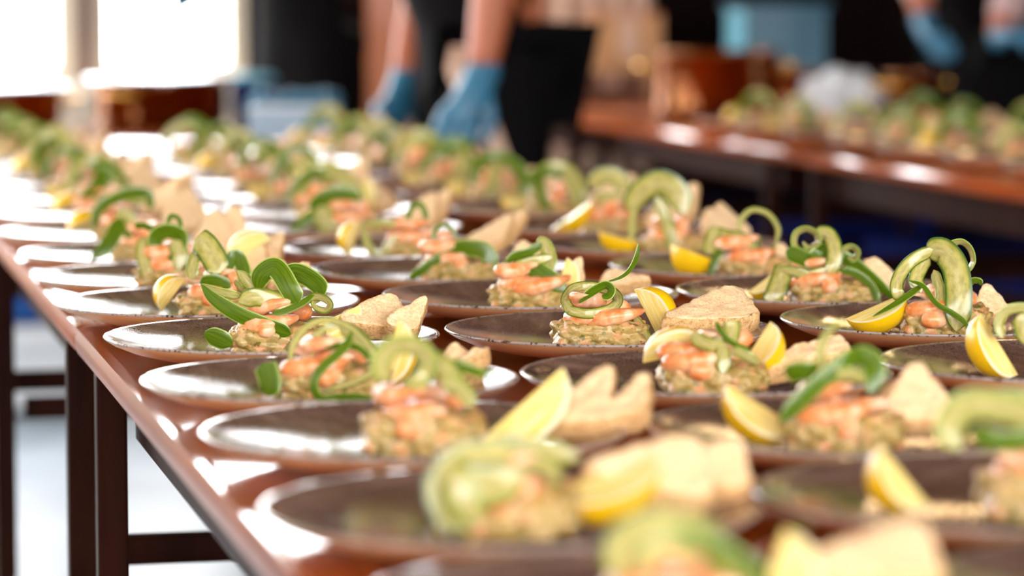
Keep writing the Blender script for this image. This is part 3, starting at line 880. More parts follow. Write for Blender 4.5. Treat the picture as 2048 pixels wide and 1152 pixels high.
@hero
def C3(P):
    add_mound(P, .003, -.006, -.05, .98, 1.1)
    add_shrimp(P, 'left', -.016, -.024, MT - .006, .3, (1.1, 0), 2, 1.25); add_shrimp(P, 'right', .020, -.012, MT - .002, 3.0, (.4, .2), 1)
    add_shrimp(P, 'rear', .006, .014, MT, 1.0, (0, 0), 0)
    px_lemon(P, 1750, 628, -.014, (1, .15, .42), (.1, -.55, -.8), 0, .95)
    px_toast(P, 'left', [(1742, 668, .012), (1800, 618, .030), (1832, 672, .018)], .014, 11)
    px_toast(P, 'right', [(1935, 672, .016), (1968, 590, .05), (2026, 660, .022)], .016, 12)
    px_ribbon(P, 'left-hand arching', [(1806, 600, -.034), (1793, 580, -.034), (1800, 550, -.030), (1826, 520, -.024), (1866, 499, -.018)], 27, 'flesh', roll=(0, 15), taper=(.15, .1))
    px_ribbon(P, 'broad hanging', [(1852, 506, -.012), (1884, 502, -.022), (1908, 530, -.030), (1917, 572, -.036), (1917, 615, -.040), (1912, 662, -.042)], 54, 'flesh', roll=(10, -10), taper=(.12, .16))
    px_ribbon(P, 'top curled', [(1866, 497, -.014), (1896, 490, -.012), (1922, 484, -.010), (1940, 498, -.008), (1946, 522, -.006), (1936, 540, -.004), (1930, 536, .0)], 22, 'skin', roll=(50, 70), taper=(.2, .15))
    px_ribbon(P, 'thin trailing', [(1816, 560, -.044), (1846, 572, -.046), (1872, 606, -.048), (1908, 628, -.05), (1932, 648, -.05), (1944, 684, -.05)], 11, 'green', roll=(20, 0), taper=(.3, .4))
    px_ribbon(P, 'inner hanging', [(1868, 540, -.02), (1880, 585, -.03), (1872, 625, -.036), (1860, 655, -.038)], 22, 'skin', roll=(20, 35), taper=(.1, .5))
    px_ribbon(P, 'outstretched', [(1850, 566, -.036), (1818, 590, -.04), (1784, 612, -.042), (1746, 633, -.042)], 14, 'dark', roll=(20, 30), taper=(.3, .5))
    px_ribbon(P, 'inner glossy', [(1858, 512, -.01), (1842, 535, -.02), (1832, 560, -.026), (1842, 585, -.028)], 32, 'flesh', roll=(-30, -10), taper=(.1, .2))
    px_ribbon(P, 'small rear', [(1938, 575, .0), (1944, 562, -.002), (1958, 562, -.002), (1962, 570, .0)], 14, 'green', roll=(30, 30), taper=(.2, .3))
@hero
def C4(P):
    add_mound(P, .007, -.008, .1)
    add_shrimp(P, 'left', -.020, -.018, MT - .006, .5, (.6, 0), 1, 1.1); add_shrimp(P, 'right', .030, -.012, MT - .006, 2.8, (.5, .2), 3, 1.1)
    px_lemon(P, 1532, 578, -.004, (1, .2, .75), (-.2, -.5, -.85), 1, .85)
    px_toast(P, 'rear', [(1690, 580, .03), (1738, 512, .06), (1822, 582, .035)], .015, 14)
    px_ribbon(P, 'top curled', [(1606, 508, -.012), (1590, 490, -.012), (1592, 468, -.014), (1612, 458, -.016), (1632, 468, -.018), (1636, 486, -.02), (1618, 494, -.018), (1606, 484, -.014)], 24, 'skin', roll=(55, 65), taper=(.1, .15))
    px_ribbon(P, 'heaped', [(1572, 502, -.014), (1596, 512, -.02), (1622, 520, -.024), (1642, 502, -.022), (1622, 506, -.012)], 34, 'dark', roll=(0, 30), taper=(.15, .2))
    px_ribbon(P, 'middle folded', [(1628, 470, -.012), (1654, 468, -.018), (1668, 492, -.026), (1668, 525, -.03), (1654, 546, -.032)], 32, 'flesh', roll=(10, -10), taper=(.15, .15))
    px_ribbon(P, 'long outstretched', [(1668, 506, -.012), (1700, 522, -.014), (1740, 554, -.02), (1792, 600, -.026)], 28, 'dark', roll=(10, 25), taper=(.2, .3))
    px_ribbon(P, 'lower drooping', [(1676, 540, -.026), (1704, 544, -.028), (1734, 562, -.03), (1752, 590, -.034), (1752, 616, -.036)], 17, 'dark', roll=(10, 10), taper=(.2, .3))
    px_ribbon(P, 'right curled', [(1682, 520, -.014), (1686, 502, -.016), (1702, 494, -.018), (1715, 504, -.02), (1708, 518, -.018), (1694, 514, -.014)], 20, 'skin', roll=(50, 60), taper=(.1, .2))
    px_ribbon(P, 'hanging front', [(1572, 528, -.022), (1562, 556, -.03), (1552, 582, -.036), (1540, 610, -.038)], 40, 'flesh', roll=(10, -10), taper=(.1, .1))
    px_ribbon(P, 'sweeping', [(1556, 538, -.026), (1590, 544, -.032), (1622, 550, -.034), (1652, 536, -.032)], 22, 'flesh', roll=(20, 0), taper=(.2, .2))
@hero
def A2(P):
    add_mound(P, .004, -.006, 0)
    add_shrimp(P, 'left', -.026, -.026, MT - .012, .8, (.9, .1), 0, 1.15); add_shrimp(P, 'right', .012, -.022, MT - .004, 3.4, (.7, 0), 2, 1.2)
    add_shrimp(P, 'rear', .0, .010, MT, 1.8, (.1, 0), 1)
    px_lemon(P, 776, 706, .018, (.3, .2, .9), (.9, .1, .1), 0, .85)
    px_toast(P, 'rear', [(858, 760, .018), (905, 688, .05), (980, 760, .02)], .016, 21)
    px_toast(P, 'front', [(880, 784, .0), (945, 724, .03), (990, 716, .03)], .015, 22)
    px_ribbon(P, 'large arching', [(578, 728, -.03), (588, 686, -.03), (618, 650, -.028), (660, 640, -.026), (702, 656, -.028), (736, 690, -.032), (753, 722, -.036), (742, 746, -.04), (700, 768, -.043), (648, 782, -.044)], 14, 'flesh', roll=(15, 25), taper=(.1, .1))
    px_ribbon(P, 'looped front', [(705, 662, -.034), (688, 696, -.04), (648, 732, -.046), (628, 764, -.048), (640, 796, -.048), (690, 806, -.046)], 18, 'green', roll=(10, 20), taper=(.2, .2))
    px_ribbon(P, 'broad shoulder', [(676, 650, -.022), (706, 668, -.026), (734, 694, -.03), (750, 724, -.034)], 34, 'flesh', roll=(15, 0), taper=(.25, .2))
    px_ribbon(P, 'fallen side', [(528, 726, -.03), (536, 748, -.032), (540, 770, -.034), (536, 792, -.034)], 48, 'dark', roll=(15, 30), taper=(.12, .25))
    px_ribbon(P, 'lowest lying', [(630, 802, -.044), (676, 796, -.046), (716, 796, -.046), (752, 798, -.044)], 20, 'dark', roll=(20, 10), taper=(.2, .4))
    px_ribbon(P, 'inner looping', [(624, 712, -.016), (628, 684, -.018), (648, 658, -.02), (676, 652, -.02)], 14, 'skin', roll=(15, 0), taper=(.2, .2))
    px_ribbon(P, 'crossing', [(640, 694, -.024), (676, 692, -.026), (712, 694, -.03), (744, 718, -.036)], 14, 'dark', roll=(30, 10), taper=(.2, .2))
@hero
def B2(P):
    add_mound(P, .005, -.008, .05, 1.0, .95)
    add_shrimp(P, 'left', -.022, -.026, MT - .010, .6, (.9, .2), 2, 1.3); add_shrimp(P, 'right', .020, -.010, MT - .006, 3.0, (.3, 0), 1)
    add_shrimp(P, 'rear', -.006, .008, MT + .002, -1.4, (.3, 0), 3)
    px_lemon(P, 1352, 712, .022, (1, .1, .2), (-.2, .2, .9), 0, .85, 'small left ')
    px_lemon(P, 1508, 692, .014, (.5, .3, .7), (.9, .1, .4), 1, .85, 'right ')
    px_toast(P, 'rear', [(1500, 742, .018), (1676, 680, .05), (1712, 722, .026)], .017, 31)
    px_toast(P, 'front', [(1508, 766, .0), (1606, 700, .035), (1660, 742, .01)], .016, 32)
    px_ribbon(P, 'left looping', [(1388, 664, -.026), (1398, 680, -.03), (1424, 690, -.034), (1452, 690, -.034)], 30, 'pale', roll=(10, 20), taper=(.3, .2))
    px_ribbon(P, 'thin crossing', [(1432, 644, -.02), (1444, 666, -.026), (1468, 688, -.03), (1502, 698, -.032)], 12, 'green', roll=(10, 20), taper=(.2, .3))
    px_ribbon(P, 'upright broad', [(1462, 640, -.018), (1464, 660, -.02), (1460, 690, -.026)], 34, 'pale', roll=(0, 10), taper=(.1, .2))
    px_ribbon(P, 'hanging front', [(1444, 690, -.034), (1446, 716, -.038), (1446, 748, -.04)], 30, 'pale', roll=(5, 0), taper=(.2, .25))
    px_ribbon(P, 'lower right', [(1462, 700, -.03), (1490, 710, -.034), (1520, 728, -.036)], 22, 'skin', roll=(10, 20), taper=(.2, .4))
@hero
def B1(P):
    add_mound(P, -.010, -.010, 0, 1.0, 1.05)
    add_shrimp(P, 'left', -.036, -.020, MT - .010, .7, (.9, .1), 1, 1.1); add_shrimp(P, 'middle', .000, -.026, MT - .010, 2.2, (.8, 0), 3, 1.1)
    add_shrimp(P, 'right', .022, -.014, MT - .002, 3.6, (.5, .1), 0, 1.1)
    px_lemon(P, 1526, 826, -.004, (.9, .1, -.55), (-.5, -.3, -.7), 0, .95)
    px_toast(P, 'front', [(1740, 886, .004), (1826, 748, .056), (1930, 892, .010)], .018, 41)
    px_toast(P, 'rear', [(1722, 842, .03), (1786, 756, .062), (1862, 850, .04)], .015, 42)
    px_ribbon(P, 'long diagonal', [(1558, 846, -.042), (1596, 806, -.042), (1644, 760, -.04), (1690, 722, -.034), (1722, 706, -.026)], 36, 'dark', roll=(10, 25), taper=(.25, .2))
    px_ribbon(P, 'tall curling', [(1652, 742, -.03), (1642, 708, -.03), (1650, 676, -.03), (1668, 654, -.03), (1692, 640, -.028)], 20, 'skin', roll=(30, 50), taper=(.2, .5))
    px_ribbon(P, 'short folded', [(1572, 752, -.024), (1592, 744, -.028), (1618, 742, -.03), (1632, 746, -.026)], 42, 'green', roll=(10, 20), taper=(.15, .15))
    px_ribbon(P, 'right drooping', [(1700, 712, -.022), (1734, 716, -.026), (1750, 742, -.03), (1738, 788, -.034)], 44, 'green', roll=(10, -10), taper=(.2, .3))
    px_ribbon(P, 'middle heaped', [(1624, 770, -.034), (1664, 752, -.036), (1700, 748, -.036), (1732, 762, -.034)], 30, 'skin', roll=(20, 30), taper=(.2, .2))
@hero
def A1(P):
    add_mound(P, .006, -.006, 0, 1.0, 1.1)
    add_shrimp(P, 'left', -.022, -.022, MT - .006, .6, (.8, .1), 0, 1.2); add_shrimp(P, 'right', .022, -.020, MT - .004, 3.2, (.6, 0), 3, 1.2)
    add_shrimp(P, 'rear', .004, .010, MT + .004, 1.2, (.1, 0), 1)
    px_lemon(P, 1044, 812, -.004, (.72, .15, .62), (.62, .1, -.72), 2, 1.1)
    px_toast(P, 'left', [(1056, 904, .010), (1236, 768, .060), (1216, 910, .004)], .018, 51)
    px_toast(P, 'right', [(1170, 912, .006), (1306, 788, .046), (1300, 880, .008)], .020, 52)
    px_ribbon(P, 'balled dark', [(776, 760, -.03), (762, 728, -.034), (782, 696, -.034), (822, 690, -.034), (852, 712, -.036), (846, 752, -.038), (806, 766, -.036)], 46, 'skin', roll=(25, 40), taper=(.12, .12))
    px_ribbon(P, 'heaped', [(850, 720, -.02), (880, 728, -.026), (902, 752, -.03), (920, 792, -.034)], 46, 'flesh', roll=(0, 20), taper=(.15, .2))
    px_ribbon(P, 'drooping', [(880, 760, -.03), (914, 772, -.034), (934, 792, -.038), (940, 816, -.04)], 34, 'skin', roll=(0, 20), taper=(.2, .3))
    px_ribbon(P, 'side pointing', [(884, 722, -.014), (922, 732, -.016), (956, 744, -.016), (988, 750, -.016)], 24, 'green', roll=(20, 10), taper=(.2, .5))
    px_ribbon(P, 'front crossing', [(812, 776, -.038), (838, 756, -.04), (860, 732, -.036), (872, 712, -.028)], 26, 'flesh', roll=(10, 0), taper=(.2, .2))
@hero
def A0(P):
    add_mound(P, -.002, -.006, 0, 1.02, 1.1)
    add_shrimp(P, 'left', -.020, -.016, MT - .004, .6, (.6, .1), 0, 1.1); add_shrimp(P, 'right', .022, -.016, MT - .004, 3.2, (.6, 0), 3, 1.2)
    px_lemon(P, 1206, 962, .006, (.9, .1, .25), (-.1, -.5, -.8), 0, 1.1)
    px_toast(P, 'front', [(1120, 1010, .010), (1392, 930, .046), (1436, 1090, .0)], .020, 61)
    px_toast(P, 'rear', [(1270, 1000, .034), (1480, 922, .066), (1506, 1050, .026)], .022, 62)
    px_ribbon(P, 'broad folded', [(946, 1056, -.038), (900, 1020, -.036), (884, 972, -.034), (924, 924, -.03), (1000, 912, -.026), (1062, 930, -.024)], 74, 'flesh', roll=(20, 10), taper=(.15, .2))
    px_ribbon(P, 'top lying', [(930, 916, -.012), (1010, 892, -.01), (1090, 902, -.01), (1160, 916, -.008)], 48, 'pale', roll=(20, 0), taper=(.2, .3))
    px_ribbon(P, 'inner drooping', [(1040, 920, -.02), (1090, 930, -.026), (1120, 960, -.032)], 44, 'pale', roll=(0, 20), taper=(.2, .3))
    px_ribbon(P, 'front folded', [(884, 944, -.040), (930, 968, -.044), (990, 972, -.044), (1050, 946, -.040)], 84, 'flesh', roll=(10, 10), taper=(.2, .3))
    px_ribbon(P, 'lower drooping', [(900, 960, -.046), (930, 1000, -.048), (960, 1046, -.048)], 66, 'skin', roll=(10, 0), taper=(.2, .4))
@hero
def B0(P):
    add_mound(P, .030, -.006, 0, 1.05, 1.15)
    add_shrimp(P, 'left', .006, -.020, MT - .002, .6, (.7, .1), 0, 1.2); add_shrimp(P, 'right', .048, -.022, MT - .004, 3.2, (.6, 0), 3, 1.2)
    add_shrimp(P, 'rear', .034, .004, MT + .004, 1.1, (.1, 0), 1, 1.1)
    px_lemon(P, 1810, 962, .0, (.62, .1, -.75), (-.75, -.3, -.45), 1, .82)
    std_toasts(P)
    px_ribbon(P, 'broad folded', [(1920, 900, -.03), (1900, 850, -.03), (1930, 812, -.03), (1990, 812, -.03), (2050, 830, -.03), (2090, 880, -.03)], 64, 'skin', roll=(20, 20), taper=(.15, .15))
    px_ribbon(P, 'top curled', [(1960, 830, -.02), (2010, 806, -.02), (2070, 812, -.02), (2110, 850, -.02)], 60, 'flesh', roll=(30, 0), taper=(.2, .2))
    px_ribbon(P, 'dark drooping', [(1940, 860, -.036), (1990, 880, -.04), (2040, 880, -.04), (2090, 860, -.036)], 40, 'green', roll=(10, 20), taper=(.2, .2))
@hero
def B4(P):
    add_mound(P, .001, -.008, 0)
    add_shrimp(P, 'left', -.024, -.020, MT - .008, .9, (.7, .2), 1, 1.1); add_shrimp(P, 'right', .016, -.018, MT - .008, -1.4, (.5, .1), 3, 1.1)
    px_lemon(P, 1118, 566, .010, (.3, .2, .9), (.8, .1, -.4), 0, .8)
    px_toast(P, 'left', [(1096, 588, .02), (1160, 508, .05), (1170, 580, .03)], .015, 71)
    px_toast(P, 'right', [(1190, 588, .012), (1212, 545, .04), (1318, 570, .03)], .016, 72)
    px_ribbon(P, 'broad dark', [(1052, 532, -.024), (1082, 548, -.03), (1106, 564, -.034), (1132, 582, -.036)], 40, 'dark', roll=(10, 0), taper=(.25, .35))
    px_ribbon(P, 'top folded', [(1008, 534, -.016), (1030, 512, -.016), (1058, 504, -.016), (1084, 486, -.014)], 20, 'dark', roll=(25, 10), taper=(.3, .2))
    px_ribbon(P, 'peaked', [(1072, 488, -.01), (1088, 490, -.012), (1098, 512, -.016), (1100, 544, -.02)], 30, 'skin', roll=(10, 20), taper=(.2, .2))
    px_ribbon(P, 'sweeping', [(1014, 542, -.026), (1044, 528, -.03), (1076, 520, -.03), (1104, 514, -.026)], 22, 'flesh', roll=(15, 0), taper=(.2, .25))
    px_ribbon(P, 'thin hanging', [(1016, 520, -.022), (1003, 530, -.028), (1000, 545, -.03), (1004, 560, -.032)], 7, 'green', taper=(.2, .3))
@hero
def A4(P):
    add_mound(P, .012, -.006, 0)
    add_shrimp(P, 'left', -.020, -.022, MT - .010, .7, (.8, .2), 0, 1.25); add_shrimp(P, 'right', .026, -.014, MT - .006, 3.0, (.5, 0), 1, 1.1)
    px_lemon(P, 348, 590, .004, (.6, .1, .8), (-.9, -.2, .1), 1, .7)
    px_toast(P, 'left', [(476, 580, .02), (560, 522, .05), (600, 570, .03)], .015, 81)
    px_toast(P, 'right', [(520, 578, .006), (616, 528, .035), (628, 560, .02)], .015, 82)
    px_ribbon(P, 'broad folded', [(392, 476, -.02), (412, 492, -.026), (430, 520, -.03), (440, 546, -.032)], 52, 'flesh', roll=(10, -15), taper=(.12, .15))
    px_ribbon(P, 'side folded', [(430, 548, -.03), (452, 532, -.026), (472, 512, -.02), (486, 536, -.024), (490, 570, -.03)], 30, 'dark', roll=(20, 10), taper=(.2, .2))
    px_ribbon(P, 'left drooping', [(400, 500, -.02), (386, 525, -.026), (384, 560, -.03)], 26, 'skin', roll=(30, 20), taper=(.2, .2))
    px_ribbon(P, 'lower lying', [(400, 566, -.034), (430, 560, -.036), (462, 574, -.036)], 26, 'dark', roll=(20, 10), taper=(.2, .2))
@hero
def B5(P):
    add_mound(P, .014, -.008, 0)
    add_shrimp(P, 'left', -.012, -.018, MT - .006, .8, (.6, .1), 1, 1.1); add_shrimp(P, 'right', .034, -.010, MT - .006, 3.0, (.4, 0), 3)
    px_toast(P, 'rear', [(1010, 540, .02), (1040, 480, .05), (1100, 530, .03)], .014, 91)
    px_ribbon(P, 'long diagonal', [(814, 562, -.036), (848, 536, -.036), (886, 510, -.03), (926, 478, -.02)], 20, 'dark', roll=(10, 20), taper=(.3, .3))
    px_ribbon(P, 'broad right', [(900, 498, -.02), (936, 496, -.026), (972, 504, -.03), (986, 540, -.032)], 34, 'green', roll=(10, 0), taper=(.25, .2))
    px_ribbon(P, 'thin looped', [(876, 494, -.016), (868, 466, -.016), (884, 450, -.016), (904, 458, -.016), (916, 482, -.018)], 8, 'dark', roll=(20, 0), taper=(.1, .2))
    px_ribbon(P, 'inner drooping', [(884, 500, -.022), (896, 518, -.028), (906, 540, -.032)], 12, 'flesh', taper=(.2, .3))
@hero
def C5(P):
    add_mound(P, .012, -.008, 0)
    add_shrimp(P, 'left', -.008, -.020, MT - .008, .8, (.6, .1), 1, 1.1); add_shrimp(P, 'right', .034, -.014, MT - .006, 3.0, (.4, 0), 3)
    px_lemon(P, 1386, 534, -.012, (.8, .2, -.3), (-.4, -.8, -.4), 1, .95)
    px_toast(P, 'rear', [(1500, 540, .02), (1560, 490, .05), (1590, 540, .03)], .014, 101)
    px_ribbon(P, 'thin hooped', [(1478, 466, -.016), (1482, 440, -.016), (1504, 420, -.018), (1536, 428, -.02), (1556, 458, -.022), (1550, 494, -.024)], 11, 'skin', roll=(10, 30), taper=(.2, .2))
    px_ribbon(P, 'heaped', [(1420, 470, -.014), (1450, 478, -.02), (1484, 486, -.026), (1510, 520, -.03)], 42, 'pale', roll=(10, 20), taper=(.2, .2))
    px_ribbon(P, 'left hanging', [(1430, 450, -.016), (1424, 480, -.022), (1416, 510, -.03)], 30, 'pale', roll=(0, 10), taper=(.3, .25))
    px_ribbon(P, 'narrow drooping', [(1446, 496, -.03), (1430, 520, -.034), (1418, 560, -.036)], 15, 'dark', roll=(10, 10), taper=(.2, .2))
    px_ribbon(P, 'lower looped', [(1520, 470, -.012), (1512, 500, -.018), (1530, 512, -.022), (1552, 490, -.022)], 14, 'green', roll=(20, 30), taper=(.2, .2))
@hero
def C6(P):
    add_mound(P, .014, -.006, 0)
    add_shrimp(P, 'left', -.008, -.020, MT - .008, .8, (.6, .1), 1, 1.1); add_shrimp(P, 'right', .034, -.014, MT - .006, 3.0, (.4, 0), 3)
    px_lemon(P, 1240, 478, -.012, (.8, .2, -.2), (-.3, -.8, -.5), 0, .85)
    std_toasts(P)
    px_ribbon(P, 'broad arching', [(1258, 424, -.012), (1282, 384, -.016), (1318, 366, -.02), (1352, 384, -.024), (1372, 428, -.028)], 54, 'flesh', roll=(35, 0), taper=(.15, .2))
    px_ribbon(P, 'front hanging', [(1312, 392, -.03), (1330, 432, -.034), (1340, 466, -.038), (1346, 502, -.04)], 26, 'skin', roll=(0, 10), taper=(.2, .15))
    px_ribbon(P, 'left hanging', [(1270, 410, -.014), (1264, 446, -.02), (1262, 486, -.026)], 16, 'pale', taper=(.2, .2))
@hero
def B6(P):
    add_mound(P, .018, -.006, 0)
    add_shrimp(P, 'left', -.004, -.016, MT - .006, .8, (.6, .1), 1, 1.1); add_shrimp(P, 'right', .044, -.012, MT - .010, 3.0, (.6, .2), 2, 1.3)
    px_lemon(P, 712, 478, -.010, (.3, .2, .9), (-.8, -.4, -.1), 1, .75)
    std_toasts(P)
    px_ribbon(P, 'looped front', [(726, 452, -.026), (736, 490, -.034), (756, 514, -.036), (776, 496, -.034), (792, 468, -.03)], 18, 'skin', roll=(10, 10), taper=(.2, .2))
    px_ribbon(P, 'small hooped', [(812, 452, -.014), (820, 420, -.014), (838, 408, -.014), (850, 424, -.014), (852, 450, -.016)], 13, 'dark', roll=(10, 10), taper=(.1, .1))
    px_ribbon(P, 'lying', [(724, 448, -.02), (760, 446, -.024), (800, 450, -.024)], 16, 'flesh', roll=(20, 10), taper=(.2, .2))
@hero
def A5(P):
    add_mound(P, .006, -.006, 0)
    add_shrimp(P, 'left', -.016, -.016, MT - .006, .8, (.6, .1), 1, 1.0); add_shrimp(P, 'right', .024, -.014, MT - .008, 3.0, (.6, .2), 2, 1.1)
    px_lemon(P, 500, 500, .03, (.8, .1, .4), (.5, .1, .8), 0, .8)
    std_toasts(P)
    px_ribbon(P, 'left hanging', [(290, 474, -.02), (284, 505, -.028), (298, 562, -.034)], 26, 'pale', roll=(10, 10), taper=(.2, .15))
    px_ribbon(P, 'balled dark', [(316, 500, -.026), (312, 474, -.028), (336, 462, -.03), (362, 474, -.03), (350, 506, -.03), (330, 512, -.03)], 34, 'dark', roll=(20, 35), taper=(.15, .15))
    px_ribbon(P, 'small looped', [(334, 448, -.01), (342, 432, -.01), (358, 438, -.012), (362, 458, -.014)], 10, 'dark', roll=(10, 20), taper=(.1, .1))
    px_ribbon(P, 'drooping', [(348, 480, -.03), (360, 510, -.034), (352, 540, -.036)], 36, 'flesh', roll=(0, 10), taper=(.2, .3))
    px_ribbon(P, 'left looped', [(270, 452, -.012), (290, 452, -.016), (316, 464, -.02)], 14, 'dark', roll=(30, 10), taper=(.1, .2))
@hero
def A6(P):
    add_mound(P, .0, -.006, 0)
    add_shrimp(P, 'left', -.018, -.014, MT - .006, .8, (.5, .1), 1); add_shrimp(P, 'right', .022, -.012, MT - .006, 3.0, (.5, .2), 2)
    std_toasts(P)
    px_ribbon(P, 'long diagonal', [(240, 436, -.016), (232, 462, -.024), (212, 494, -.032), (180, 520, -.036)], 34, 'dark', roll=(10, 10), taper=(.2, .4))
    px_ribbon(P, 'drooping', [(244, 450, -.02), (262, 480, -.028), (270, 512, -.032)], 16, 'dark', taper=(.2, .3))
    px_ribbon(P, 'folded', [(234, 440, -.014), (250, 428, -.014), (262, 446, -.016), (250, 470, -.02)], 24, 'skin', roll=(20, 10), taper=(.2, .2))
@hero
def A7(P):
    add_mound(P, .012, -.004, 0)
    add_shrimp(P, 'left', -.008, -.014, MT - .006, .8, (.5, .1), 1); add_shrimp(P, 'right', .034, -.012, MT - .006, 3.0, (.5, .2), 2)
    std_lemon(P); std_toasts(P)
    px_ribbon(P, 'arching', [(186, 462, -.03), (194, 424, -.028), (222, 400, -.024), (262, 386, -.02), (294, 390, -.018), (302, 420, -.018)], 26, 'dark', roll=(20, 10), taper=(.3, .2))
    px_ribbon(P, 'broad', [(244, 386, -.014), (270, 392, -.016), (294, 396, -.018)], 30, 'skin', roll=(20, 0), taper=(.2, .2))
@hero
def A8(P):
    add_mound(P, .010, -.004, 0); std_shrimps(P, 2); std_lemon(P); std_toasts(P)
    px_ribbon(P, 'broad dark', [(206, 352, -.014), (196, 372, -.02), (180, 392, -.026), (158, 408, -.03)], 34, 'dark', roll=(10, 10), taper=(.15, .3))
    px_ribbon(P, 'folded', [(190, 350, -.01), (212, 346, -.014), (220, 368, -.018)], 24, 'dark', roll=(30, 0), taper=(.2, .2))
@hero
def B7(P):
    add_mound(P, .012, -.006, 0); std_shrimps(P, 2); std_lemon(P); std_toasts(P)
    px_ribbon(P, 'heaped', [(620, 420, -.02), (650, 396, -.022), (690, 388, -.022), (720, 404, -.02)], 36, 'dark', roll=(10, 10), taper=(.2, .2))
    px_ribbon(P, 'left drooping', [(640, 420, -.026), (612, 440, -.03), (580, 462, -.034)], 24, 'green', roll=(10, 10), taper=(.2, .4))
    px_ribbon(P, 'front drooping', [(640, 412, -.03), (650, 440, -.034), (664, 464, -.036)], 40, 'skin', roll=(0, 10), taper=(.2, .2))
@hero
def C7(P):
    add_mound(P, .004, -.006, 0); std_shrimps(P, 2); std_toasts(P)
    px_lemon(P, 1142, 430, -.02, (1, .1, .7), (-.3, -.6, -.7), 2, .95)
    px_ribbon(P, 'low lying', [(1112, 456, -.034), (1146, 446, -.034), (1186, 438, -.03), (1210, 428, -.026)], 18, 'dark', roll=(10, 10), taper=(.3, .2))
    px_ribbon(P, 'heaped', [(1180, 372, -.014), (1204, 352, -.018), (1236, 356, -.02), (1252, 382, -.02)], 36, 'flesh', roll=(20, 0), taper=(.15, .2))
    px_ribbon(P, 'folded', [(1190, 392, -.024), (1220, 398, -.026), (1246, 392, -.024)], 26, 'skin', roll=(10, 20), taper=(.2, .2))
@hero
def C2(P):
    add_mound(P, .018, -.006, 0)
    add_shrimp(P, 'left', -.006, -.020, MT - .006, .8, (.7, .1), 1, 1.1); add_shrimp(P, 'right', .036, -.016, MT - .006, 3.0, (.5, .2), 2)
    px_lemon(P, 1998, 712, -.012, (.5, .1, -.8), (-.8, -.3, -.4), 0, .95)
    std_toasts(P)
    px_ribbon(P, 'ring-shaped', [(2006, 676, -.03), (1998, 648, -.03), (2014, 622, -.03), (2048, 616, -.03), (2080, 630, -.03)], 22, 'skin', roll=(30, 20), taper=(.1, .2))
    px_ribbon(P, 'broad drooping', [(2040, 628, -.034), (2050, 650, -.036), (2054, 690, -.04)], 46, 'pale', roll=(0, 10), taper=(.2, .3))
def front_plate(P):
    add_mound(P, .012, -.012, 0, 1.0, .9); std_shrimps(P, 3)
    px_toast(P, 'front', [(1500, 1180, -.004), (1840, 1052, .050), (1900, 1200, .0)], .020, 111)
    px_toast(P, 'rear', [(1560, 1160, .030), (1790, 1060, .066), (1880, 1170, .034)], .018, 112)
    px_ribbon(P, 'broad folded', [(1236, 1160, -.03), (1246, 1090, -.03), (1300, 1050, -.03), (1380, 1060, -.03), (1440, 1110, -.03), (1500, 1180, -.03)], 74, 'flesh', roll=(20, 20), taper=(.15, .2))
    px_ribbon(P, 'outer drooping', [(1330, 1064, -.03), (1420, 1090, -.034), (1490, 1130, -.036), (1540, 1180, -.036)], 40, 'green', roll=(10, 20), taper=(.2, .3))
    px_ribbon(P, 'inner folded', [(1270, 1140, -.036), (1320, 1090, -.036), (1390, 1120, -.036)], 50, 'skin', roll=(10, 20), taper=(.2, .2))
    std_lemon(P)
HERO['A-1'] = front_plate
for k, P in PLATES.items():
    if k in HERO:
        HERO[k](P); mx, my = P['m']; r = P['rnd']
        add_shrimp(P, 'uppermost', mx + r.uniform(-.004, .014), my - .004, MT + .011, r.uniform(2.4, 4), (.4, .2), r.choice((0, 1, 3)))
        if P['ns'] < 5: add_shrimp(P, 'middle', mx + r.uniform(-.008, .002), my - .020, MT - .003, r.uniform(-2.2, -.9), (.3, 0), r.choice((0, 1, 3)))
        if P['ns'] < 5: add_shrimp(P, 'upper', mx + r.uniform(-.018, -.006), my - .002, MT + .010, r.uniform(0, 6), (.3, 0), r.choice((0, 1, 2)))
    else:
        r = P['rnd']
        add_mound(P, r.uniform(-.002, .014), r.uniform(-.008, .004), None, r.uniform(.95, 1.05), r.uniform(.9, 1.1))
        std_shrimps(P, 2 if P['far'] else 3); std_lemon(P); std_toasts(P)
        std_ribbons(P, 3 if P['far'] else 4)

# ---- plates on the side table
SIDE = []
for i, s in enumerate((4.42, 4.71, 5.00, 5.29, 5.58, 5.87, 6.16, 6.46)): SIDE.append(('R%d' % i, T(s, 2.005 + (i % 3) * .006), "%s plate from front, side table's edge row" % ORD[i]))
for i, s in enumerate((4.86, 5.15, 5.44, 5.73, 6.02, 6.31)): SIDE.append(('S%d' % i, T(s, 2.30 + (i % 2) * .01), "%s plate from front, side table's inner row" % ORD[i]))
for k, c, d in SIDE:
    P = lay_plate(k, c, d, True); r = P['rnd']
    add_mound(P, r.uniform(-.004, .012), r.uniform(-.008, .004)); std_shrimps(P, 2); std_lemon(P); std_toasts(P); std_ribbons(P, 3)

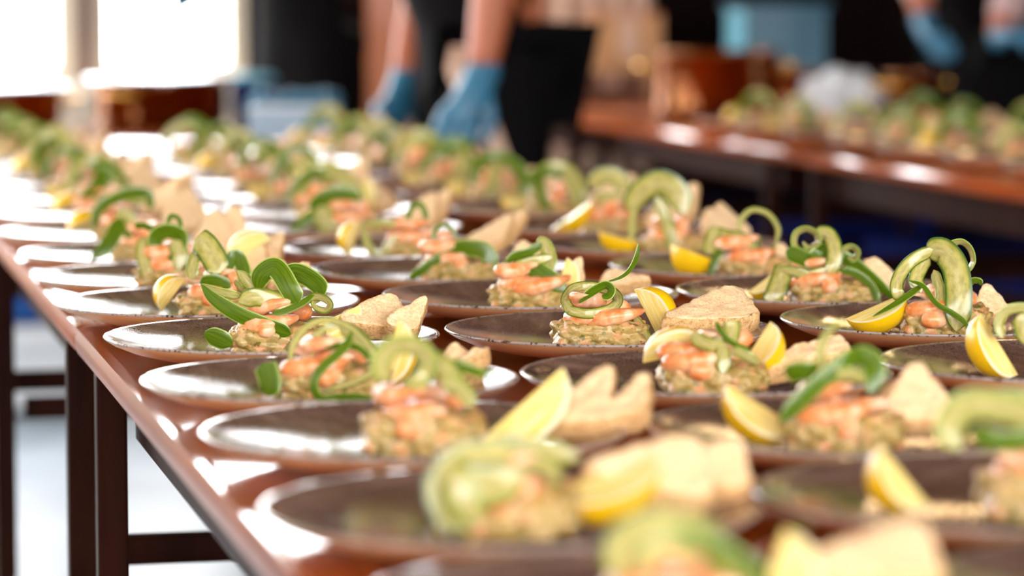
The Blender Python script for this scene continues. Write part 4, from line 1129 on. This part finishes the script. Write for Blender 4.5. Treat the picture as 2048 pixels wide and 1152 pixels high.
# ------------------------------------------------------------------ pots, boxes and other things around the plates
def copper_pot(c, R, H, label, lid=None, handles=True, rz=0.0, group='copper pots'):
    root = empty('copper_pot', c, rz); tag(root, label, 'pot', group)
    MB().lathe([(0, 0), (R * .93, 0), (R * .98, .006), (R, .02), (R, H - .004), (R + .006, H), (R + .004, H + .004), (R - .003, H), (R - .004, .02), (R * .9, .006), (0, .006)], 48).build('pan', ['copper'], root, True)
    if handles:
        for sx in (-1, 1):
            pts = [(sx * (R - .002), -.045, H * .72), (sx * (R + .03), -.045, H * .76), (sx * (R + .045), -.025, H * .78), (sx * (R + .045), .025, H * .78), (sx * (R + .03), .045, H * .76), (sx * (R - .002), .045, H * .72)]
            MB().tube(catmull(pts, 5), .006, 8).build('handle', ['brass'], root, True)
    if lid:
        l = MB().lathe([(0, H + .006), (R + .004, H + .006), (R + .018, H + .008), (R + .02, H + .012), (R + .01, H + .016), (R * .6, H + .020), (0, H + .021)], 48).build('lid', [lid], root, True)
        MB().tube(catmull([(-.04, 0, H + .02), (-.035, 0, H + .045), (.035, 0, H + .045), (.04, 0, H + .02)], 5), .006, 8).build('lid_handle', ['steel'], l, True)
    return root
def on(px, y, z=TABLE_Z):                 # a spot on a table behind a photo column
    return Vector(((px - 1024) / FPX * y, y, z))
copper_pot(on(-14, 6.95), .150, .074, 'broad copper pan with pale lid at the far window end, cut by the frame', 'steel', True, .3)
copper_pot(on(322, 7.12), .146, .088, 'broad copper pan with pale lid standing below the windows', 'steel', True, 1.2)
copper_pot(on(1432, 7.70), .150, .145, 'large open copper pot beside the blue-green crate', None, True, .2)
copper_pot(on(1606, 8.15), .085, .085, 'small copper bowl between large pot and plastic bag', None, False)
copper_pot(on(1826, 7.45), .068, .100, 'narrow copper saucepan in front of the right-hand cook', None, True, .9)
def crate(c, w, d, h, label, name, cat, mats, rz=ANG, lip=True):
    root = empty(name, c, rz); tag(root, label, cat)
    m = MB(); th = .006
    m.box((0, 0, th / 2), (w, d, th)); m.box((0, -d / 2 + th / 2, h / 2), (w, th, h)); m.box((0, d / 2 - th / 2, h / 2), (w, th, h))
    m.box((-w / 2 + th / 2, 0, h / 2), (th, d - 2 * th, h), 1); m.box((w / 2 - th / 2, 0, h / 2), (th, d - 2 * th, h))
    m.build('walls', mats, root)
    if lip:
        m = MB()
        for a, b, sx, sy in ((0, -d / 2 - .004, w + .022, .014), (0, d / 2 + .004, w + .022, .014), (-w / 2 - .004, 0, .014, d - .004), (w / 2 + .004, 0, .014, d - .004)):
            m.box((a, b, h + .004), (sx, sy, .014), 0, None, .003)
        m.build('lip', [mats[0]], root)
    return root
crate(on(1550, 8.50), .225, .17, .245, 'tall blue-green plastic crate behind the copper pots', 'plastic_crate', 'crate', ['teal', 'teal_light'])
def carton(c, w, d, h, label, mats, rz):
    root = empty('cardboard_box', c, rz); tag(root, label, 'box', 'boxes at the end of the side table')
    MB().box((0, 0, h / 2), (w, d, h), 0, None, .003).build('body', [mats[0]], root)
    for s_ in (-1, 1):
        MB().box((s_ * w * .25, 0, h + .003), (w * .495, d, .005), 0).build('flap', [mats[1]], root)
    MB().box((0, -d / 2 - .0008, h * .75), (.05, .001, h * .5), 0).build('tape', ['beige'], root)
    return root
carton(on(1247, 8.80), .185, .15, .225, 'tan cardboard box with reddish top at end of side table', ['card', 'coral'], ANG - .1)
carton(on(1206, 8.50), .20, .14, .072, 'low brown box in front of the tan cardboard box', ['card_brown', 'card_brown'], ANG)
# box of blue disposable gloves at the far end of the long table
gb = empty('glove_box', on(590, 6.36), .06); tag(gb, 'grey-blue open box with blue gloves spilling out beyond the plates', 'box')
MB().box((0, 0, .030), (.185, .11, .060), 0, None, .004).build('carton', ['bluegrey'], gb)
MB().box((0, -.004, .0635), (.17, .085, .006), 0, None, .002).build('film_highlight', ['white'], gb)  # highlight on the film put in as an opaque white slab
m = MB()
rg = random.Random(8)
for k in range(9):
    x = -.075 + k * .019
    m.tube(catmull([(x, .036, .062), (x + rg.uniform(-.01, .01), .034, .076), (x + rg.uniform(-.014, .014), .028, .084 + rg.uniform(0, .012)), (x + rg.uniform(-.02, .02), .012, .078)], 4), [.011, .012, .012, .012, .011, .011, .011, .01, .01, .009, .008, .006, .004], 8)
m.build('gloves', ['glove'], gb, True)
# crumpled clear bag on the side table
bm = bmesh.new(); bmesh.ops.create_icosphere(bm, subdivisions=4, radius=1)
for v in bm.verts:
    p = v.co.copy()
    d = 1 + noise.noise(p * 2.2) * .35 + abs(noise.noise(p * 5.5)) * .30
    v.co = Vector((p.x * .085 * d, p.y * .07 * d, max(0, (p.z * .055 * d + .048))))
bm.verts.index_update()
bag = put('plastic_bag', mesh_from('plastic_bag', [v.co for v in bm.verts], [[v.index for v in f.verts] for f in bm.faces], ['film'], None, None, False), None, on(1682, 7.55)); bm.free()
tag(bag, 'crumpled clear plastic bag between the pots on side table', 'bag')
# a blue-lidded tub at the window end
tub = empty('plastic_tub', on(505, 7.28), ANG); tag(tub, 'white tub with light blue lid beside the lidded copper pan', 'tub')
MB().lathe([(0, 0), (.040, 0), (.044, .004), (.050, .088), (.048, .088), (.042, .006), (0, .006)], 32).build('tub_body', ['navy'], tub, True)
MB().lathe([(0, .090), (.054, .090), (.056, .094), (.054, .104), (.046, .106), (0, .107)], 32).build('lid', ['teal_light'], tub, True)
# storage crate with a bright bag under the windows
sc_ = T(8.02, .61, 0)
sr = empty('storage_box', sc_, ANG); tag(sr, 'white lidded storage box on floor below the windows', 'box')
MB().box((0, 0, .088), (.40, .30, .144), 0, None, .012).build('box_body', ['white'], sr)
MB().box((0, 0, .191), (.42, .32, .058), 0, None, .010).build('lid', ['white'], sr)
MB().box((0, 0, .008), (.38, .28, .016), 0).build('base', ['black'], sr)  # black slab drawn in for the shadow line under the box
bm = bmesh.new(); bmesh.ops.create_cube(bm, size=2); bmesh.ops.subdivide_edges(bm, edges=bm.edges[:], cuts=8, use_grid_fill=True)
for v in bm.verts:
    p = v.co; e = 5; ln = (abs(p.x) ** e + abs(p.y) ** e + abs(p.z) ** e) ** (1 / e); q = p / ln
    w = Vector((q.x * .17, q.y * .11, (q.z + 1) * .075)); w += Vector((q.x, q.y, q.z)) * noise.noise(w * 14) * .022
    v.co = Vector((w.x, w.y, max(0, w.z)))
bm.verts.index_update()
cb = empty('cloth_bag', sc_ + Vector((0, 0, .2205)), ANG); tag(cb, 'blue cloth bag with pink ends on the white storage box', 'bag')
put('bag_body', mesh_from('bag_body', [v.co for v in bm.verts], [[v.index for v in f.verts] for f in bm.faces], ['royal', 'pink'], [1 if abs(sum((v.co.x for v in f.verts)) / len(f.verts)) > .125 and sum((v.co.z for v in f.verts)) / len(f.verts) < .1 else 0 for f in bm.faces]), cb); bm.free()
MB().tube(catmull([(-.06, -.03, .13), (-.05, -.04, .19), (.05, -.04, .19), (.06, -.03, .13)], 6), .007, 8).build('handle', ['pink'], cb, True)
# stools tucked under the side table
for i, (s, n) in enumerate(((8.1, 'at the far end'), (7.72, 'in the middle'), (6.75, 'towards the plates'), (6.25, 'closest to the plates'))):
    st_r = empty('stool', T(s, 2.60 + .03 * (i % 2)), ANG + .1 * i); tag(st_r, 'navy-cushioned brown stool under side table, ' + n, 'stool', 'stools under the side table')
    MB().box((0, 0, .455), (.36, .36, .07), 0, None, .025).build('cushion', ['navy'], st_r, True)
    MB().box((0, 0, .405), (.34, .34, .03), 0, None, .004).build('seat_frame', ['wood_dark'], st_r)
    for a in (-1, 1):
        for b in (-1, 1):
            MB().box((a * .15, b * .15, .195), (.032, .032, .39), 0, None, .003).build('leg', ['wood_dark'], st_r)
        MB().box((a * .15, 0, .14), (.02, .27, .03), 0, None, .002).build('rung', ['wood_dark'], st_r)
    MB().box((0, .0, .20), (.27, .02, .03), 0, None, .002).build('rung', ['wood_dark'], st_r)

# ------------------------------------------------------------------ the cooks
def skin_obj(name, nodes, edges, mat, parent, sub=2, root='pelvis', org=Vector((0, 0, 0))):
    """nodes: name -> (position, radius); a smooth continuous surface grown along the edges"""
    ks = list(nodes); idx = {k: i for i, k in enumerate(ks)}
    bm = bmesh.new(); lay = bm.verts.layers.skin.verify()
    for k in ks:
        v = bm.verts.new(Vector(nodes[k][0]) - org); r = nodes[k][1]
        v[lay].radius = r if isinstance(r, tuple) else (r, r); v[lay].use_root = (k == root)
    bm.verts.ensure_lookup_table()
    for a, b in edges: bm.edges.new((bm.verts[idx[a]], bm.verts[idx[b]]))
    me = bpy.data.meshes.new(name); bm.to_mesh(me); bm.free(); me.materials.append(M[mat])
    o = put(name, me, parent)
    sk = o.modifiers.new('Skin', 'SKIN'); sk.use_smooth_shade = True; sk.branch_smoothing = .6
    sb = o.modifiers.new('Subdivision', 'SUBSURF'); sb.levels = sub; sb.render_levels = sub
    return o
def ik(a, c, l1, l2, hint):
    d = c - a; L = min(d.length, (l1 + l2) * .995); d.normalize()
    x = (l1 * l1 - l2 * l2 + L * L) / (2 * L); h = math.sqrt(max(l1 * l1 - x * x, 1e-6))
    p = hint - d * hint.dot(d); p.normalize()
    return a + d * x + p * h, a + d * L
def glove(parent, org, wrist, tip, palm_n, curl, side, cuff=.055):
    """a hand in a nitrile glove: palm, four unequal bent fingers and a thumb that leaves the side of the palm"""
    f = (tip - wrist).normalized(); n = (palm_n - f * palm_n.dot(f)).normalized(); s = f.cross(n) * side
    N, E = {}, []
    N['cuff'] = (wrist - f * cuff, .040); N['wrist'] = (wrist, .031); N['palm'] = (wrist + f * .045, (.036, .024))
    E += [('cuff', 'wrist'), ('wrist', 'palm')]
    for k, (off, ln) in enumerate(((-.030, .066), (-.010, .076), (.011, .071), (.030, .056))):
        kn = wrist + f * (.088 - abs(off) * .25) + s * off
        a1, a2 = math.radians(curl * .55 + 4 * k), math.radians(curl * 1.25 + 5 * k)
        p1 = kn + (f * math.cos(a1) + n * math.sin(a1)) * ln * .55
        p2 = p1 + (f * math.cos(a2) + n * math.sin(a2)) * ln * .45
        N['k%d' % k] = (kn, .0135); N['m%d' % k] = (p1, .0105); N['t%d' % k] = (p2, .0088)
        E += [('palm', 'k%d' % k), ('k%d' % k, 'm%d' % k), ('m%d' % k, 't%d' % k)]
    b = wrist + f * .030 - s * .034 + n * .006
    N['h0'] = (b, .0150); N['h1'] = (b + f * .032 - s * .020 + n * .016, .0115); N['h2'] = (b + f * .058 - s * .018 + n * .034, .0092)
    E += [('palm', 'h0'), ('h0', 'h1'), ('h1', 'h2')]
    return skin_obj('glove', N, E, 'glove', parent, 2, 'palm', org)
def cook(pos, face, label, wr, tips, sleeves='short', lean=.12, hints=None, height=1.74, trousers='black', sleeve_mat='black', curl=38, slim=1.0, cuff=.055):
    """pos: feet, face: heading; wr/tips: world wrist and fingertip targets (left, right)"""
    root = empty('person', pos); tag(root, label, 'person', 'cooks at the tables')
    k = height / 1.74
    F = Vector((math.cos(face), math.sin(face), 0)); R_ = Vector((F.y, -F.x, 0)); U = Vector((0, 0, 1))
    def B(r, f, u):                       # body point, leaning forward above the hips
        if u > .95: f += (u - .95) * math.sin(lean) * 1.3; u = .95 + (u - .95) * math.cos(lean)
        return (R_ * r + F * f + U * u) * k
    N = {'pelvis': (B(0, 0, .95), (.135, .105)), 'waist': (B(0, 0, 1.08), (.120, .098)), 'chest': (B(0, .01, 1.28), (.135, .105)), 'neck0': (B(0, 0, 1.44), .066), 'neck1': (B(0, .015, 1.52), .052),
         'jaw': (B(0, .05, 1.585), .060), 'head': (B(0, .035, 1.655), .086), 'crown': (B(0, .015, 1.715), .066), 'nose0': (B(0, .112, 1.64), .022), 'nose1': (B(0, .140, 1.615), .013)}
    E = [('pelvis', 'waist'), ('waist', 'chest'), ('chest', 'neck0'), ('neck0', 'neck1'), ('neck1', 'jaw'), ('jaw', 'head'), ('head', 'crown'), ('head', 'nose0'), ('nose0', 'nose1')]
    S = {'pelvis': (B(0, 0, .95), (.150 * slim, .118 * slim)), 'waist': (B(0, 0, 1.08), (.135 * slim, .112 * slim)), 'chest': (B(0, .01, 1.28), (.150 * slim, .118 * slim)), 'neck0': (B(0, 0, 1.43), .082)}
    SE = [('pelvis', 'waist'), ('waist', 'chest'), ('chest', 'neck0')]
    L = {'pelvis': (B(0, 0, .97), (.152 * slim, .120 * slim))}; LE = []
    arms = []
    for j, sd in enumerate((-1, 1)):      # -1 is the body's left
        n = 'lr'[j]
        sh = B(.185 * sd, 0, 1.40); w = wr[j] - pos
        el, w = ik(sh, w, .29 * k, .255 * k, (hints[j] if hints else (R_ * sd * .6 - F * .5 - U * .5)))
        N['sh' + n] = (sh, .062); N['el' + n] = (el, .043); N['fa' + n] = (el.lerp(w, .35), .045); N['wr' + n] = (w, .029)
        E += [('chest', 'sh' + n), ('sh' + n, 'el' + n), ('el' + n, 'fa' + n), ('fa' + n, 'wr' + n)]
        S['sh' + n] = (sh, .076)
        if sleeves == 'short': S['el' + n] = (sh.lerp(el, .62), .068); SE += [('chest', 'sh' + n), ('sh' + n, 'el' + n)]
        else:
            S['el' + n] = (el, .062); S['wr' + n] = (el.lerp(w, .86), .048); SE += [('chest', 'sh' + n), ('sh' + n, 'el' + n), ('el' + n, 'wr' + n)]
        hp = B(.095 * sd, 0, .90); kn = B(.105 * sd, .03, .50); an = B(.11 * sd, -.01, .09); toe = B(.12 * sd, .16, .035)
        N['hp' + n] = (hp, .088); N['kn' + n] = (kn, .056); N['ca' + n] = (kn.lerp(an, .3), .058); N['an' + n] = (an, .038); N['to' + n] = (toe, .032)
        E += [('pelvis', 'hp' + n), ('hp' + n, 'kn' + n), ('kn' + n, 'ca' + n), ('ca' + n, 'an' + n), ('an' + n, 'to' + n)]
        L['hp' + n] = (hp, .104); L['kn' + n] = (kn, .078); L['an' + n] = (an + U * .03, .062)
        LE += [('pelvis', 'hp' + n), ('hp' + n, 'kn' + n), ('kn' + n, 'an' + n)]
        arms.append(w)
        skin_obj('shoe', {'heel': (B(.11 * sd, -.05, .045), .044), 'mid': (B(.115 * sd, .05, .05), .046), 'toe': (B(.122 * sd, .17, .034), .034)}, [('heel', 'mid'), ('mid', 'toe')], 'black', root, 2, 'heel')
    skin_obj('body', N, E, 'body', root)
    skin_obj('shirt', S, SE, sleeve_mat, root)
    skin_obj('trousers', L, LE, trousers, root)
    for j, sd in enumerate((-1, 1)):
        d = (tips[j] - wr[j]).normalized()
        glove(root, Vector((0, 0, 0)), arms[j] + d * .012, arms[j] + d * .2, (-R_ * sd * .8 - U * .25 - F * .1), curl, sd, cuff)
        m = MB(); e = B(.034 * sd, .108, 1.665); m.lathe([(0, -.011), (.008, -.008), (.011, 0), (.008, .008), (0, .011)], 10, e); m.build('eye', ['eye'], root, True)
        m = MB(); e = B(.088 * sd, .02, 1.645); m.lathe([(0, -.03), (.012, -.018), (.016, .01), (.010, .028), (0, .032)], 10, e); m.build('ear', ['body'], root, True)
    m = MB(); m.tube([B(-.022, .118, 1.575), B(0, .126, 1.573), B(.022, .118, 1.575)], .006, 8); m.build('mouth', ['coral'], root, True)
    # hair cap
    v, f = [], []; c = B(0, .012, 1.675)
    for i in range(9):
        th = math.pi * .60 * i / 8
        for q in range(20):
            ph = 2 * math.pi * q / 20; drop = 1.0 if math.cos(ph) < .35 else .62
            t2 = th * drop
            v.append(c + (F * math.cos(ph) * math.sin(t2) * .108 + R_ * math.sin(ph) * math.sin(t2) * .098 + U * math.cos(t2) * .112) * k)
    for i in range(8):
        for q in range(20): f.append([i * 20 + q, i * 20 + (q + 1) % 20, (i + 1) * 20 + (q + 1) % 20, (i + 1) * 20 + q])
    put('hair', mesh_from('hair', v, f, ['hair']), root)
    # apron: a curved sheet round the front, bib above and skirt below
    v, f = [], []; NA, NZ = 18, 16
    for lay in (0, .004):
        for i in range(NZ + 1):
            z = .50 + (1.34 - .50) * i / NZ
            half = 1.75 if z < 1.05 else 1.75 - (z - 1.05) / .29 * 1.05
            rx, ry = ((.180 + max(0, .98 - z) * .08) * slim, (.146 + max(0, .98 - z) * .08) * slim)
            for q in range(NA + 1):
                a = -half + 2 * half * q / NA
                w = .006 * math.sin(q * 1.9) * max(0, 1.0 - z)
                v.append(B(math.sin(a) * (rx + lay + w), math.cos(a) * (ry + lay + w), z))
    st2 = (NA + 1) * (NZ + 1)
    for i in range(NZ):
        for q in range(NA):
            a = i * (NA + 1) + q; f.append([a + st2, a + 1 + st2, a + NA + 2 + st2, a + NA + 1 + st2]); f.append([a, a + NA + 1, a + NA + 2, a + 1])
    put('apron', mesh_from('apron', v, f, ['black']), root)
    return root
def pt(px, py, y): return at_y(px, py, y)
# the cook in the aisle, both hands over the far plates
cook(T(5.82, 1.31), math.radians(190), 'person in black apron and blue gloves bending over the long table from the aisle',
     [pt(962, 150, 5.62), pt(806, 165, 6.00)], [pt(896, 290, 5.56), pt(772, 245, 5.93)], 'short', .30, [Vector((1, -.3, -.1)), Vector((.6, .6, .3))])
# the cook by the windows reaching left
cook(T(7.72, 1.27), math.radians(205), 'person in black clothes at the window end of the table, one gloved hand stretched out',
     [pt(600, -300, 7.35), pt(446, 2, 7.45)], [pt(560, -240, 7.25), pt(330, 44, 7.45)], 'short', .06, None, 1.74, 'black', 'black', 38, .86)
# the cook behind the side table
cook(T(7.66, 2.99), math.radians(222), 'person in black apron with grey-pink sleeves and blue gloves behind the side table',
     [pt(1992, 78, 7.74), pt(1848, 80, 7.82)], [pt(2052, 62, 7.66), pt(1868, 140, 7.74)], 'long', .16, [Vector((.3, .2, -1)), Vector((-.2, 0, .9))], 1.74, 'black', 'greysleeve', 60, 1.0, .02)
# towel that hangs from the aisle cook's apron
v, f = [], []
cl = catmull([pt(930, 92, 5.70), pt(922, 150, 5.68), pt(960, 220, 5.66), pt(1000, 320, 5.66)], 6)
for sgn in (0, .006):
    for i, p in enumerate(cl):
        for q in range(7):
            v.append(p + Vector(((q - 3) * .0085 * (1 - .25 * i / len(cl)), sgn + .006 * math.sin(q * 2.1 + i * .2), 0)))
nc = len(cl)
for i in range(nc - 1):
    for q in range(6):
        a = i * 7 + q; f.append([a, a + 1, a + 8, a + 7]); b = a + nc * 7; f.append([b, b + 7, b + 8, b + 1])
tw = put('kitchen_towel', mesh_from('kitchen_towel', v, f, ['beige'])); tag(tw, 'beige kitchen towel hanging at the aisle cook\'s apron', 'towel')
# pale curtain beyond the aisle cook, widened to brighten the table end's reflection
v, f = [], []
ct0 = wall_t(1085, S_BACK - .08); ct1 = wall_t(1300, S_BACK - .08)
for lay in (0, .01):
    for i in range(2):
        for q in range(41):
            u = q / 40; v.append(T(S_BACK - .10 - lay + .022 * math.sin(u * 26), ct0 + (ct1 - ct0) * u, .06 + i * 2.6))
for lay in range(2):
    for q in range(40):
        a = lay * 82 + q; f.append([a, a + 1, a + 42, a + 41])
cu = put('curtain', mesh_from('curtain', v, f, ['beige'])); tag(cu, 'pale beige curtain hanging between the door and the boxes', 'curtain')
